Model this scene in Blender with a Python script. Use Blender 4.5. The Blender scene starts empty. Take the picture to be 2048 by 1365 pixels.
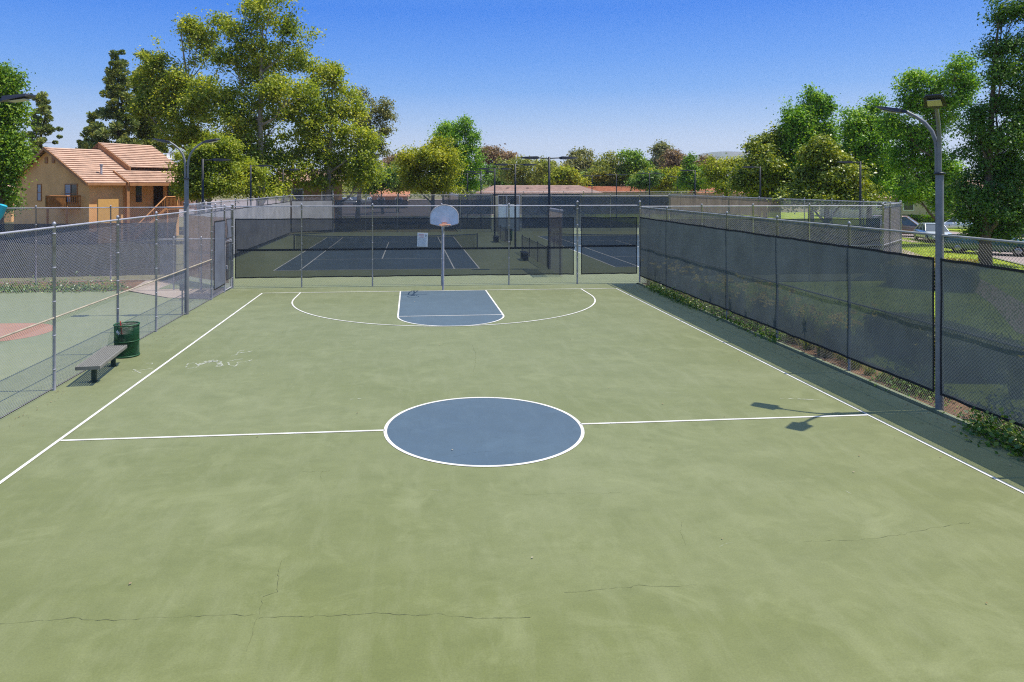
import bpy, math, random
import numpy as np
from mathutils import Vector, Matrix

# ------------------------------------------------------------------ camera, sky, sun
S = bpy.context.scene
COL = S.collection
S.render.resolution_x, S.render.resolution_y = 1024, 682
F_PX, U0, V0 = 1402.08, 950.8, 371.5          # focal length and principal point in photo pixels (2048 wide)
YAW = 0.0914
CAM = Vector((-1.375, -13.047, 4.525))
cd = bpy.data.cameras.new('camera')
cam = bpy.data.objects.new('camera', cd); COL.objects.link(cam)
cam.location = CAM; cam.rotation_euler = (math.pi/2, 0, -YAW)
cd.sensor_width = 36; cd.lens = F_PX/2048*36
cd.shift_x = (1024-U0)/2048; cd.shift_y = -(682.5-V0)/2048
cd.clip_start = 0.1; cd.clip_end = 20000
S.camera = cam
S.view_settings.view_transform = 'Standard'; S.view_settings.look = 'None'
S.view_settings.exposure = 0.45; S.view_settings.gamma = 1.0
S.cycles.max_bounces = 8; S.cycles.transparent_max_bounces = 24
S.cycles.use_denoising = False; S.cycles.use_adaptive_sampling = False; S.cycles.filter_width = 1.15
S.cycles.sample_clamp_indirect = 4.0
S.cycles.volume_bounces = 0

SUN_EL = 66.0
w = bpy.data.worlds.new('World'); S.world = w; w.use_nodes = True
nt = w.node_tree; nt.nodes.clear()
sky = nt.nodes.new('ShaderNodeTexSky'); sky.sky_type = 'NISHITA'; sky.sun_disc = False
sky.sun_elevation = math.radians(SUN_EL); sky.sun_rotation = math.radians(90)
sky.altitude = 0; sky.air_density = 1.0; sky.dust_density = 0.6; sky.ozone_density = 3.0
hs = nt.nodes.new('ShaderNodeHueSaturation'); hs.inputs['Saturation'].default_value = 1.25; hs.inputs['Value'].default_value = 1.0
bg = nt.nodes.new('ShaderNodeBackground'); bg.inputs['Strength'].default_value = 0.11
wo = nt.nodes.new('ShaderNodeOutputWorld')
# the photograph's deep clear blue, with the unseen upper sky brightened as added fill light: the sky model blended with a colour ramp over elevation
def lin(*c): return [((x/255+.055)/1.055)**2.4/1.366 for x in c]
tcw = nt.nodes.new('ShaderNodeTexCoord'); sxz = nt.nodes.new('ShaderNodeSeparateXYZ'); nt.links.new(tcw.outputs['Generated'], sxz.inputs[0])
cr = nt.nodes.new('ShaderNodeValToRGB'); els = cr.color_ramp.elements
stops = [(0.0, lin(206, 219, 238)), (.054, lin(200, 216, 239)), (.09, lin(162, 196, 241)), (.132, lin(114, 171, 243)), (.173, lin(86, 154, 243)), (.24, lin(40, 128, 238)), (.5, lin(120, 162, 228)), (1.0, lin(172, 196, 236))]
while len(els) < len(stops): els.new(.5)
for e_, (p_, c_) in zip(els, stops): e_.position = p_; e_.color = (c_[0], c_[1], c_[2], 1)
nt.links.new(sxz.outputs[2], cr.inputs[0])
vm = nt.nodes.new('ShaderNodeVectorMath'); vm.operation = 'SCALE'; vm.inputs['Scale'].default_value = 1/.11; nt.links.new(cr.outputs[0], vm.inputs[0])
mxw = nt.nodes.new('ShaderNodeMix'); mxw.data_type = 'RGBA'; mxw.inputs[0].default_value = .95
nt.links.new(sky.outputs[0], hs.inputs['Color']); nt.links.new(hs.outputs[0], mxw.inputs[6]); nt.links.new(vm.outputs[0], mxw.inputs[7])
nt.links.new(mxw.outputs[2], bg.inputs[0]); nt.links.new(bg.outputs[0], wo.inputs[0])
sl = bpy.data.lights.new('sun', 'SUN'); sl.energy = 4.7; sl.angle = math.radians(0.5); sl.color = (1.0, 0.95, 0.87)
sun = bpy.data.objects.new('sun', sl); COL.objects.link(sun)
sun.rotation_euler = (0, math.radians(90-SUN_EL), 0); sun.location = (40, 0, 60)

# ------------------------------------------------------------------ helpers
RT = Vector((math.cos(YAW), -math.sin(YAW), 0)); FW = Vector((math.sin(YAW), math.cos(YAW), 0))
def at(u, d, v=V0):
    """world point seen at photo pixel (u,v) at view depth d"""
    return CAM + FW*d + RT*((u-U0)/F_PX*d) + Vector((0, 0, -(v-V0)/F_PX*d))
def ground_at(u, v, z=0.0):
    return at(u, (CAM.z-z)*F_PX/(v-V0), v)
rng = np.random.default_rng(7)
random.seed(7)

class MB:
    """collects polygons for one mesh object"""
    def __init__(s): s.v = []; s.f = []; s.m = []; s.mi = 0; s.sm = []
    def add(s, vs, fs, smooth=False):
        o = len(s.v); s.v += [tuple(p) for p in vs]
        for f in fs: s.f.append(tuple(i+o for i in f)); s.m.append(s.mi); s.sm.append(smooth)
        return s
    def box(s, c, size, rot=None):
        hx, hy, hz = size[0]/2, size[1]/2, size[2]/2
        vs = [Vector((x, y, z)) for z in (-hz, hz) for y in (-hy, hy) for x in (-hx, hx)]
        if rot is not None: vs = [rot @ p for p in vs]
        vs = [p+Vector(c) for p in vs]
        return s.add(vs, [(0, 2, 3, 1), (4, 5, 7, 6), (0, 1, 5, 4), (1, 3, 7, 5), (3, 2, 6, 7), (2, 0, 4, 6)])
    def bbox(s, c, size, bev=.01, rot=None):
        """bevelled box"""
        hx, hy, hz = size[0]/2, size[1]/2, size[2]/2; b = min(bev, hx*.9, hy*.9, hz*.9)
        def ring(x, y, z): return [(-x+b, -y, z), (x-b, -y, z), (x, -y+b, z), (x, y-b, z), (x-b, y, z), (-x+b, y, z), (-x, y-b, z), (-x, -y+b, z)]
        rs = [[(p[0]*(hx-b)/hx, p[1]*(hy-b)/hy, -hz) for p in ring(hx, hy, 0)], ring(hx, hy, -hz+b), ring(hx, hy, hz-b), [(p[0]*(hx-b)/hx, p[1]*(hy-b)/hy, hz) for p in ring(hx, hy, 0)]]
        vs = [Vector(p) for r in rs for p in r]
        if rot is not None: vs = [rot @ p for p in vs]
        vs = [p+Vector(c) for p in vs]
        fs = [tuple(range(7, -1, -1)), tuple(range(24, 32))]
        for k in range(3):
            for i in range(8): fs.append((k*8+i, k*8+(i+1) % 8, k*8+8+(i+1) % 8, k*8+8+i))
        return s.add(vs, fs)
    def tube(s, pts, rad, n=8, cap=True, smooth=True):
        pts = [Vector(p) for p in pts]
        if not hasattr(rad, '__len__'): rad = [rad]*len(pts)
        vs = []; prev = None
        for i, p in enumerate(pts):
            t = (pts[min(i+1, len(pts)-1)]-pts[max(i-1, 0)]).normalized()
            if prev is None:
                a = Vector((0, 0, 1)) if abs(t.z) < .9 else Vector((1, 0, 0))
                x = t.cross(a).normalized()
            else:
                x = (prev - t*prev.dot(t)).normalized()
            prev = x; y = t.cross(x)
            for k in range(n):
                a = 2*math.pi*k/n
                vs.append(p + (x*math.cos(a)+y*math.sin(a))*rad[i])
        fs = []
        for i in range(len(pts)-1):
            for k in range(n): fs.append((i*n+k, i*n+(k+1) % n, (i+1)*n+(k+1) % n, (i+1)*n+k))
        s.add(vs, fs, smooth)
        if cap:
            e = (len(pts)-1)*n
            s.add(vs[:n], [tuple(range(n-1, -1, -1))]); s.add(vs[e:], [tuple(range(n))])
        return s
    def lathe(s, prof, c=(0, 0, 0), n=16, smooth=True, axis='z'):
        vs = []; c = Vector(c)
        for r, z in prof:
            for k in range(n):
                a = 2*math.pi*k/n; p = (r*math.cos(a), r*math.sin(a), z)
                if axis == 'y': p = (p[0], p[2], p[1])
                if axis == 'x': p = (p[2], p[0], p[1])
                vs.append(c+Vector(p))
        fs = []
        for i in range(len(prof)-1):
            for k in range(n): fs.append((i*n+k, i*n+(k+1) % n, (i+1)*n+(k+1) % n, (i+1)*n+k))
        return s.add(vs, fs, smooth)
    def ribbon(s, pts, width, z=None, closed=False):
        """flat strip on the ground along 2D points"""
        pts = [Vector((p[0], p[1], z if z is not None else p[2])) for p in pts]
        n = len(pts); vs = []
        for i, p in enumerate(pts):
            a = pts[(i-1) % n] if (closed or i) else p; b = pts[(i+1) % n] if (closed or i < n-1) else p
            t = (b-a); t.z = 0; t.normalize(); m = Vector((-t.y, t.x, 0))
            wd = width[i] if hasattr(width, '__len__') else width
            vs += [p+m*wd/2, p-m*wd/2]
        fs = []
        for i in range(n if closed else n-1):
            j = (i+1) % n; fs.append((2*i, 2*i+1, 2*j+1, 2*j))
        return s.add(vs, fs)
    def poly(s, vs): return s.add(vs, [tuple(range(len(vs)))])
    def build(s, name, mat, parent=None, offset=None):
        me = bpy.data.meshes.new(name)
        root = parent
        while root is not None and root.parent is not None: root = root.parent
        off = Vector(offset) if offset is not None else (Vector(root.location) if (root is not None and root.get('_world')) else None)
        vs = s.v if off is None else [(p[0]-off.x, p[1]-off.y, p[2]-off.z) for p in s.v]
        me.from_pydata(vs, [], s.f)
        mats = mat if isinstance(mat, (list, tuple)) else [mat]
        for m in mats: me.materials.append(m)
        me.polygons.foreach_set('use_smooth', s.sm); me.polygons.foreach_set('material_index', s.m)
        me.update()
        return link(name, me, parent)

def link(name, me, parent=None):
    o = bpy.data.objects.new(name, me); COL.objects.link(o)
    if parent is not None: o.parent = parent
    return o
def tag(o, label=None, cat=None, group=None, kind=None):
    if label: o['label'] = label
    if cat: o['category'] = cat
    if group: o['group'] = group
    if kind: o['kind'] = kind
    return o
def thing(name, label, cat, loc=(0, 0, 0), group=None, rz=0.0):
    o = bpy.data.objects.new(name, None); COL.objects.link(o); o.empty_display_size = .1
    o.location = loc; o.rotation_euler = (0, 0, rz)
    return tag(o, label, cat, group)
def wthing(name, label, cat, loc, group=None):
    """thing whose parts are written in world coordinates"""
    o = thing(name, label, cat, loc, group); o['_world'] = 1; return o
def dup(root, loc, rz=0.0, label=None, group=None, scale=None):
    r = root.copy(); COL.objects.link(r); r.location = loc; r.rotation_euler = (0, 0, rz)
    if scale: r.scale = scale
    if label: r['label'] = label
    if group: r['group'] = group
    for ch in list(root.children):
        c = ch.copy(); COL.objects.link(c); c.parent = r
        for g in ch.children:
            d = g.copy(); COL.objects.link(d); d.parent = c
    return r

# ------------------------------------------------------------------ materials
def newmat(name):
    m = bpy.data.materials.new(name); m.use_nodes = True; n = m.node_tree; n.nodes.clear()
    return m, n, n.nodes.new('ShaderNodeOutputMaterial')
def N(n, t, **kw):
    x = n.nodes.new('ShaderNode'+t)
    for k, v in kw.items(): setattr(x, k, v)
    return x
def ramp(n, stops):
    r = N(n, 'ValToRGB'); e = r.color_ramp.elements
    while len(e) < len(stops): e.new(.5)
    for x, (p, c) in zip(e, stops): x.position = p; x.color = (c[0], c[1], c[2], 1)
    return r
def c4(c): return (c[0], c[1], c[2], 1)
def noise(n, scale, detail=4, rough=.55, vec=None, dist=0.0):
    x = N(n, 'TexNoise'); x.inputs['Scale'].default_value = scale; x.inputs['Detail'].default_value = detail
    x.inputs['Roughness'].default_value = rough; x.inputs['Distortion'].default_value = dist
    if vec is not None: n.links.new(vec, x.inputs['Vector'])
    return x
def coords(n, scale=(1, 1, 1), kind='Object', rot=(0, 0, 0)):
    t = N(n, 'TexCoord'); m = N(n, 'Mapping'); m.inputs['Scale'].default_value = scale; m.inputs['Rotation'].default_value = rot
    n.links.new(t.outputs[kind], m.inputs['Vector']); return m.outputs[0]
def mixc(n, a, b, fac, mode='MIX'):
    m = N(n, 'Mix', data_type='RGBA', blend_type=mode)
    for sock, v in ((m.inputs[0], fac), (m.inputs[6], a), (m.inputs[7], b)):
        if hasattr(v, 'is_output'): n.links.new(v, sock)
        elif isinstance(v, (int, float)): sock.default_value = v
        else: sock.default_value = c4(v)
    return m.outputs[2]
def simple(name, col, rough=.6, metal=0.0, var=.18, scale=6.0, bump=0.0, spec=.5, coat=0.0, col2=None):
    """plain surface with slight mottling"""
    m, n, o = newmat(name); p = N(n, 'BsdfPrincipled')
    p.inputs['Roughness'].default_value = rough; p.inputs['Metallic'].default_value = metal
    p.inputs['Specular IOR Level'].default_value = spec; p.inputs['Coat Weight'].default_value = coat
    nz = noise(n, scale, 5, .6, coords(n))
    c2 = col2 or [max(0, x*(1-var)) for x in col]
    r = ramp(n, [(.35, c2), (.65, [min(1, x*(1+var*.5)) for x in col])])
    n.links.new(nz.outputs[0], r.inputs[0]); n.links.new(r.outputs[0], p.inputs['Base Color'])
    if bump:
        b = N(n, 'Bump'); b.inputs['Strength'].default_value = bump; b.inputs['Distance'].default_value = .02
        nz2 = noise(n, scale*8, 3, .6, coords(n)); n.links.new(nz2.outputs[0], b.inputs['Height']); n.links.new(b.outputs[0], p.inputs['Normal'])
    n.links.new(p.outputs[0], o.inputs[0]); return m
def screen_mat(name, col, trans, tint=(1, 1, 1), through=.35):
    """woven windscreen fabric: part open weave, part cloth"""
    m, n, o = newmat(name)
    nz = noise(n, .9, 4, .6, coords(n)); r = ramp(n, [(.3, [x*.78 for x in col]), (.7, [x*1.15 for x in col])])
    n.links.new(nz.outputs[0], r.inputs[0])
    d = N(n, 'BsdfDiffuse'); n.links.new(r.outputs[0], d.inputs[0])
    tl = N(n, 'BsdfTranslucent'); n.links.new(r.outputs[0], tl.inputs[0])
    mx = N(n, 'MixShader'); mx.inputs[0].default_value = through; n.links.new(d.outputs[0], mx.inputs[1]); n.links.new(tl.outputs[0], mx.inputs[2])
    tr = N(n, 'BsdfTransparent'); tr.inputs[0].default_value = c4(tint)
    nz2 = noise(n, .45, 3, .5, coords(n))
    mr = N(n, 'MapRange'); mr.inputs[1].default_value = .3; mr.inputs[2].default_value = .7
    mr.inputs[3].default_value = trans*.88; mr.inputs[4].default_value = trans*1.12; n.links.new(nz2.outputs[0], mr.inputs[0])
    m2 = N(n, 'MixShader'); n.links.new(mr.outputs[0], m2.inputs[0]); n.links.new(mx.outputs[0], m2.inputs[1]); n.links.new(tr.outputs[0], m2.inputs[2])
    n.links.new(m2.outputs[0], o.inputs[0]); return m
def leaf_mat(name, dark, mid, light, rough=.5, trans=.32, patch=.25, spec=.4):
    m, n, o = newmat(name); p = N(n, 'BsdfPrincipled'); g = N(n, 'NewGeometry')
    r = ramp(n, [(0, dark), (.5, mid), (.95, light)])
    nz = noise(n, patch, 3, .6, coords(n))
    a = N(n, 'Math', operation='MULTIPLY_ADD'); a.inputs[1].default_value = .62; n.links.new(g.outputs['Random Per Island'], a.inputs[0])
    b = N(n, 'Math', operation='MULTIPLY_ADD'); b.inputs[1].default_value = 1.3; b.inputs[2].default_value = -.45; n.links.new(nz.outputs[0], b.inputs[0])
    n.links.new(b.outputs[0], a.inputs[2]); n.links.new(a.outputs[0], r.inputs[0])
    n.links.new(r.outputs[0], p.inputs['Base Color']); p.inputs['Roughness'].default_value = rough; p.inputs['Specular IOR Level'].default_value = spec
    t = N(n, 'BsdfTranslucent'); y = mixc(n, r.outputs[0], (1.0, 1.0, .35), 1.0, 'MULTIPLY'); n.links.new(y, t.inputs[0])
    mx = N(n, 'MixShader'); mx.inputs[0].default_value = trans; n.links.new(p.outputs[0], mx.inputs[1]); n.links.new(t.outputs[0], mx.inputs[2])
    n.links.new(mx.outputs[0], o.inputs[0]); return m

def court_paint(name, col, pale, dirt, streak=1.0, ps=.5):
    m, n, o = newmat(name); p = N(n, 'BsdfPrincipled'); p.inputs['Roughness'].default_value = .62; p.inputs['Specular IOR Level'].default_value = .4; p.inputs['Sheen Weight'].default_value = .5; p.inputs['Sheen Tint'].default_value = (1, .92, .62, 1); p.inputs['Sheen Roughness'].default_value = .45
    big = noise(n, .16, 5, .62, coords(n, (1, 1.5, 1)), .4)
    st = noise(n, 1.0, 7, .7, coords(n, (.8, 1.35, 1)), .3)
    st2 = noise(n, 1.0, 5, .7, coords(n, (2.6, .7, 1), rot=(0, 0, .35)), .2)
    fine = noise(n, 48, 4, .8, coords(n))
    r1 = ramp(n, [(.38, (0, 0, 0)), (.68, (1, 1, 1))]); n.links.new(big.outputs[0], r1.inputs[0])
    r2 = ramp(n, [(.42, (0, 0, 0)), (.66, (1, 1, 1))]); n.links.new(st.outputs[0], r2.inputs[0])
    r3 = ramp(n, [(.48, (0, 0, 0)), (.72, (1, 1, 1))]); n.links.new(st2.outputs[0], r3.inputs[0])
    def mul(s, k):
        q = N(n, 'Math', operation='MULTIPLY'); q.inputs[1].default_value = k; n.links.new(s, q.inputs[0]); return q.outputs[0]
    c = mixc(n, col, pale, mul(r1.outputs[0], ps))
    c = mixc(n, c, dirt, mul(r2.outputs[0], .6*streak))
    md = noise(n, 1.0, 6, .75, coords(n, (2.2, 2.7, 1)), .6); r4 = ramp(n, [(.36, (.91, .92, .89)), (.66, (1.05, 1.05, 1.06))]); n.links.new(md.outputs[0], r4.inputs[0]); c = mixc(n, c, r4.outputs[0], .85*min(1, streak), 'MULTIPLY')
    c = mixc(n, c, pale, mul(r3.outputs[0], .6*streak))
    bl = noise(n, .8, 6, .7, coords(n, (1, 1.2, 1)), .8); r5 = ramp(n, [(.52, (0, 0, 0)), (.72, (1, 1, 1))]); n.links.new(bl.outputs[0], r5.inputs[0]); c = mixc(n, c, [x*1.18 for x in pale], mul(r5.outputs[0], .55*streak))
    f = ramp(n, [(.3, (.80, .80, .80)), (.7, (1.16, 1.16, 1.16))]); n.links.new(fine.outputs[0], f.inputs[0])
    c = mixc(n, c, f.outputs[0], .95, 'MULTIPLY')
    n.links.new(c, p.inputs['Base Color'])
    b = N(n, 'Bump'); b.inputs['Strength'].default_value = .25; b.inputs['Distance'].default_value = .004
    n.links.new(fine.outputs[0], b.inputs['Height']); n.links.new(b.outputs[0], p.inputs['Normal'])
    n.links.new(p.outputs[0], o.inputs[0]); return m
def ground_mat(name, a, b, scale=.3, c=None, fine=18, bump=.3):
    m, n, o = newmat(name); p = N(n, 'BsdfPrincipled'); p.inputs['Roughness'].default_value = .9; p.inputs['Specular IOR Level'].default_value = .15
    x = noise(n, scale, 6, .65, coords(n)); y = noise(n, fine, 4, .7, coords(n))
    r = ramp(n, [(.35, a), (.65, b)]); n.links.new(x.outputs[0], r.inputs[0])
    f = ramp(n, [(.3, (.65, .65, .65)), (.7, (1.25, 1.25, 1.25))]); n.links.new(y.outputs[0], f.inputs[0])
    n.links.new(mixc(n, r.outputs[0], f.outputs[0], .8, 'MULTIPLY'), p.inputs['Base Color'])
    bm = N(n, 'Bump'); bm.inputs['Strength'].default_value = bump; bm.inputs['Distance'].default_value = .03
    n.links.new(y.outputs[0], bm.inputs['Height']); n.links.new(bm.outputs[0], p.inputs['Normal'])
    n.links.new(p.outputs[0], o.inputs[0]); return m

M = {}
M['court'] = court_paint('green court paint', (0.128, 0.145, 0.035), (0.175, 0.190, 0.076), (0.104, 0.121, 0.024), 1.0, .8)
M['tcourt'] = court_paint('green tennis paint', (0.1597, 0.1892, 0.0736), (0.2083, 0.223, 0.0982), (0.125, 0.1486, 0.0552), .6, .7)
M['blue'] = court_paint('blue court paint', (0.0295, 0.0667, 0.1124), (0.047, 0.0897, 0.135), (0.0245, 0.0574, 0.0967), .9, .7)
M['red'] = court_paint('red court paint', (0.3696, 0.1536, 0.08), (0.4048, 0.2016, 0.112), (0.308, 0.1248, 0.064), .7, .7)
M['line'] = simple('white line paint', (0.64, 0.632, 0.592), .7, var=.16, scale=5)
M['tline'] = simple('white tennis line paint', (0.64, 0.632, 0.592), .7, var=.3, scale=2)
def worn_line(name, col, lo, hi):
    m, n, o = newmat(name); p = N(n, 'BsdfPrincipled'); p.inputs['Roughness'].default_value = .7; p.inputs['Specular IOR Level'].default_value = .3
    a = noise(n, 1.3, 5, .6, coords(n)); r = ramp(n, [(.3, [x*.72 for x in col]), (.62, col)]); n.links.new(a.outputs[0], r.inputs[0]); n.links.new(r.outputs[0], p.inputs['Base Color'])
    t = N(n, 'BsdfTransparent'); b = noise(n, 22, 5, .75, coords(n)); c = noise(n, .7, 3, .5, coords(n))
    ad = N(n, 'Math', operation='MULTIPLY_ADD'); ad.inputs[1].default_value = .35; n.links.new(c.outputs[0], ad.inputs[0]); n.links.new(b.outputs[0], ad.inputs[2])
    r2 = ramp(n, [(lo, (0, 0, 0)), (hi, (.85, .85, .85))]); n.links.new(ad.outputs[0], r2.inputs[0])
    mx = N(n, 'MixShader'); n.links.new(r2.outputs[0], mx.inputs[0]); n.links.new(p.outputs[0], mx.inputs[1]); n.links.new(t.outputs[0], mx.inputs[2]); n.links.new(mx.outputs[0], o.inputs[0]); return m
M['line'] = worn_line('worn white line', (.66, .65, .61), .80, .88)
M['tline'] = worn_line('worn tennis line', (.66, .65, .61), .74, .84)
M['crack'] = simple('crack dirt', (.115, .13, .055), .95, var=.4, scale=3)
M['chalk'] = None
def chalk_mat(mx_=.6):
    m, n, o = newmat('chalk'); d = N(n, 'BsdfDiffuse'); d.inputs[0].default_value = (.60, .61, .56, 1); t = N(n, 'BsdfTransparent')
    x = noise(n, 9, 5, .7, coords(n)); r = ramp(n, [(.42, (0, 0, 0)), (.62, (mx_, mx_, mx_))]); n.links.new(x.outputs[0], r.inputs[0])
    mx = N(n, 'MixShader'); n.links.new(r.outputs[0], mx.inputs[0]); n.links.new(t.outputs[0], mx.inputs[1]); n.links.new(d.outputs[0], mx.inputs[2]); n.links.new(mx.outputs[0], o.inputs[0]); return m
M['chalk'] = chalk_mat(); M['scuff'] = chalk_mat(.30)
M['galv'] = simple('galvanised steel', (0.374, 0.374, 0.425), .5, .1, .22, 5)
M['wire'] = simple('galvanised wire', (0.414, 0.405, 0.459), .5, .1, .15, 3)
M['wire_mid'] = simple('grey wire', (.26, .26, .28), .5, .1, .2, 3)
M['wire_dark'] = simple('weathered wire', (.26, .24, .21), .6, .2, .3, 2)
M['rail_dull'] = simple('dull rail', (.34, .34, .32), .6, .2, .3, 4)
M['post_dull'] = simple('dull post', (.26, .28, .31), .55, .2, .25, 4)
M['rail_warm'] = simple('weathered rail', (.42, .36, .27), .6, .2, .3, 4)
M['black'] = simple('black painted metal', (.018, .02, .026), .45, .2, .3, 4)
M['lamp'] = simple('lamp housing', (.035, .038, .055), .4, .3, .2, 4)
M['lens'] = simple('lamp lens', (.55, .52, .38), .25, 0, .15, 20)
M['greypole'] = simple('grey painted pole', (0.19, 0.195, 0.21), .5, .2, .18, 3)
M['screen'] = screen_mat('dark windscreen', (.052, .066, .092), .30, (.95, 1, .97), .4)
M['screen_back'] = screen_mat('baseline windscreen', (.026, .034, .048), .25, (.95, .98, 1), .3)
M['screen_right'] = screen_mat('planter windscreen', (.098, .122, .138), .09, (.95, 1, .97), .45)
M['screen_far'] = screen_mat('far dark windscreen', (.018, .04, .06), .14, (1, 1, 1), .4)
M['screen_pale'] = screen_mat('faded windscreen', (0.3784, 0.374, 0.3936), .1, (1, 1, 1), .3)
M['screen_mid'] = screen_mat('grey gate windscreen', (.19, .21, .26), .12, (1, 1, 1), .3)
M['screen_tan'] = screen_mat('tan windscreen', (.30, .235, .19), .16, (1, 1, 1), .5)
M['screen_thin'] = screen_mat('thin tan windscreen', (.32, .25, .2), .5, (1, 1, 1), .4)
M['screen_brown'] = screen_mat('brown windscreen', (.34, .18, .085), .18, (1, 1, 1), .45)
M['hem'] = simple('black hem', (.009, .01, .013), .8)
M['conc'] = ground_mat('concrete', (0.323, 0.255, 0.2125), (0.3825, 0.323, 0.272), .8, fine=30, bump=.1)
M['kerb'] = ground_mat('pale kerb', (.17, .20, .12), (.27, .29, .19), 1.2, fine=20, bump=.2)
M['soil'] = ground_mat('bark soil', (0.096, 0.056, 0.032), (0.2, 0.112, 0.06), 1.5, fine=25, bump=.6)
M['lawn'] = ground_mat('lawn', (0.184, 0.264, 0.012), (0.3105, 0.374, 0.03), .35, fine=14, bump=.6)
M['asphalt'] = ground_mat('pinkish asphalt', (.27, .22, .20), (.34, .28, .26), .4, fine=30, bump=.15)
M['land'] = ground_mat('land', (.12, .12, .05), (.2, .17, .09), .05, fine=2)
M['hill'] = ground_mat('hill', (.09, .11, .06), (.14, .13, .09), .004, fine=.03)
M['stucco'] = simple('tan stucco', (.80, .45, .18), .9, var=.14, scale=.8, bump=.3)
M['stucco_dk'] = simple('brown stucco', (.25, .14, .07), .9, var=.15, scale=1.2, bump=.3)
M['stucco_grey'] = simple('grey siding', (.36, .31, .32), .9, var=.1, scale=1.2)
M['cream'] = simple('cream stucco', (.52, .42, .30), .9, var=.1, scale=1.2)
M['tile'] = simple('clay roof tile', (.52, .345, .25), .85, var=.22, scale=1.4, bump=.3)
M['tile_tan'] = simple('tan shingle', (0.45, 0.306, 0.243), .9, var=.25, scale=1.5, bump=.3)
M['tile_or'] = simple('orange roof tile', (0.504, 0.216, 0.117), .85, var=.25, scale=1.5, bump=.3)
M['wood'] = simple('stained wood', (.46, .19, .05), .65, var=.3, scale=5)
M['fascia'] = simple('fascia board', (.40, .18, .07), .7, var=.2, scale=3)
M['glass'] = simple('window glass', (.03, .04, .05), .08, 0, .2, 2, spec=.8)
M['curtain'] = simple('window blind', (.34, .36, .42), .5, 0, .1, 2)
M['dark'] = simple('dark recess', (.03, .025, .02), .8)
M['white'] = simple('white paint', (.72, .73, .75), .5, var=.08)
M['bb'] = simple('worn white backboard', (.62, .66, .76), .5, var=.14, scale=3)
M['orange'] = simple('worn orange rim', (.55, .17, .05), .5, .2, .5, 20, col2=(.5, .42, .36))
M['bin'] = simple('green mesh bin', (.012, .085, .03), .5, .1, .4, 14)
M['bench'] = simple('grey-green bench', (.19, .185, .165), .6, .1, .18, 9)
M['bench_leg'] = simple('bench leg', (.02, .045, .035), .55, .1)
M['redp'] = simple('red stick', (.5, .06, .05), .5)
M['teal'] = simple('turquoise pad', (.02, .36, .46), .5, var=.1)
M['net'] = None
def net_mat():
    m, n, o = newmat('tennis net'); d = N(n, 'BsdfDiffuse'); d.inputs[0].default_value = (.012, .014, .016, 1); t = N(n, 'BsdfTransparent')
    x = noise(n, 3, 3, .6, coords(n)); r = ramp(n, [(.3, (.30, .30, .30)), (.7, (.42, .42, .42))]); n.links.new(x.outputs[0], r.inputs[0])
    mx = N(n, 'MixShader'); n.links.new(r.outputs[0], mx.inputs[0]); n.links.new(t.outputs[0], mx.inputs[1]); n.links.new(d.outputs[0], mx.inputs[2]); n.links.new(mx.outputs[0], o.inputs[0]); return m
M['net'] = net_mat()
M['bark'] = simple('bark', (.13, .09, .06), .9, var=.4, scale=3, bump=.6)
M['bark_pale'] = simple('pale bark', (.34, .27, .21), .85, var=.4, scale=2, bump=.4)
M['syc'] = leaf_mat('sycamore leaf', (0.07, 0.13, 0.012), (0.30, 0.38, 0.035), (0.70, 0.66, 0.10), .5, .52, .22)
M['green'] = leaf_mat('fresh green leaf', (0.0396, 0.1075, 0.011), (0.1518, 0.3036, 0.0198), (0.3564, 0.4554, 0.0385), .5, 0.4, .3)
M['dkgreen'] = leaf_mat('deep green leaf', (0.0312, 0.0858, 0.0143), (0.0936, 0.2028, 0.0286), (0.234, 0.3432, 0.0429), .5, 0.35, .3)
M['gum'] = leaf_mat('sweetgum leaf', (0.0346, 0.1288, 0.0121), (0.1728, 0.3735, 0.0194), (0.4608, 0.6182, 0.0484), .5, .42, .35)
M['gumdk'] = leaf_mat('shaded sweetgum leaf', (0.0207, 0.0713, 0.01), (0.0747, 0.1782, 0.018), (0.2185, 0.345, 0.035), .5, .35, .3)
M['mag'] = leaf_mat('magnolia leaf', (0.0385, 0.0825, 0.0088), (0.209, 0.275, 0.0176), (0.616, 0.594, 0.055), .42, 0.3, .5, .5)
M['olive'] = leaf_mat('olive leaf', (0.09, 0.135, 0.0248), (0.255, 0.3, 0.0482), (0.495, 0.45, 0.0825), .55, 0.38, .3)
M['yell'] = leaf_mat('yellow green leaf', (0.0885, 0.1417, 0.0088), (0.3289, 0.3819, 0.0198), (0.6578, 0.6037, 0.0495), .5, .45, .4)
M['euc'] = leaf_mat('eucalyptus leaf', (0.0975, 0.078, 0.0429), (0.273, 0.1852, 0.0975), (0.429, 0.2535, 0.1463), .55, 0.35, .2)
M['eucg'] = leaf_mat('grey green gum leaf', (0.0826, 0.105, 0.0413), (0.21, 0.2326, 0.0757), (0.42, 0.375, 0.1238), .55, 0.35, .2)
M['pine'] = leaf_mat('pine needle', (0.06, 0.1015, 0.0442), (0.195, 0.2537, 0.078), (0.54, 0.522, 0.156), .5, 0.25, .35)
M['ivy'] = leaf_mat('ivy leaf', (0.0234, 0.078, 0.0117), (0.0878, 0.2145, 0.0234), (0.429, 0.468, 0.0975), .35, 0.35, 2.0, .7)
M['blade'] = leaf_mat('lily blade', (0.0624, 0.117, 0.0156), (0.1716, 0.2184, 0.0343), (0.4056, 0.3432, 0.0936), .5, 0.4, 1.5)
M['grass'] = leaf_mat('grass blade', (0.1851, 0.2783, 0.0138), (0.3174, 0.4175, 0.023), (0.5025, 0.5313, 0.0575), .6, .4, .5)
M['flower'] = leaf_mat('lily flower', (.78, .55, .03), (.88, .72, .08), (.92, .82, .2), .5, .35, 3)
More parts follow.
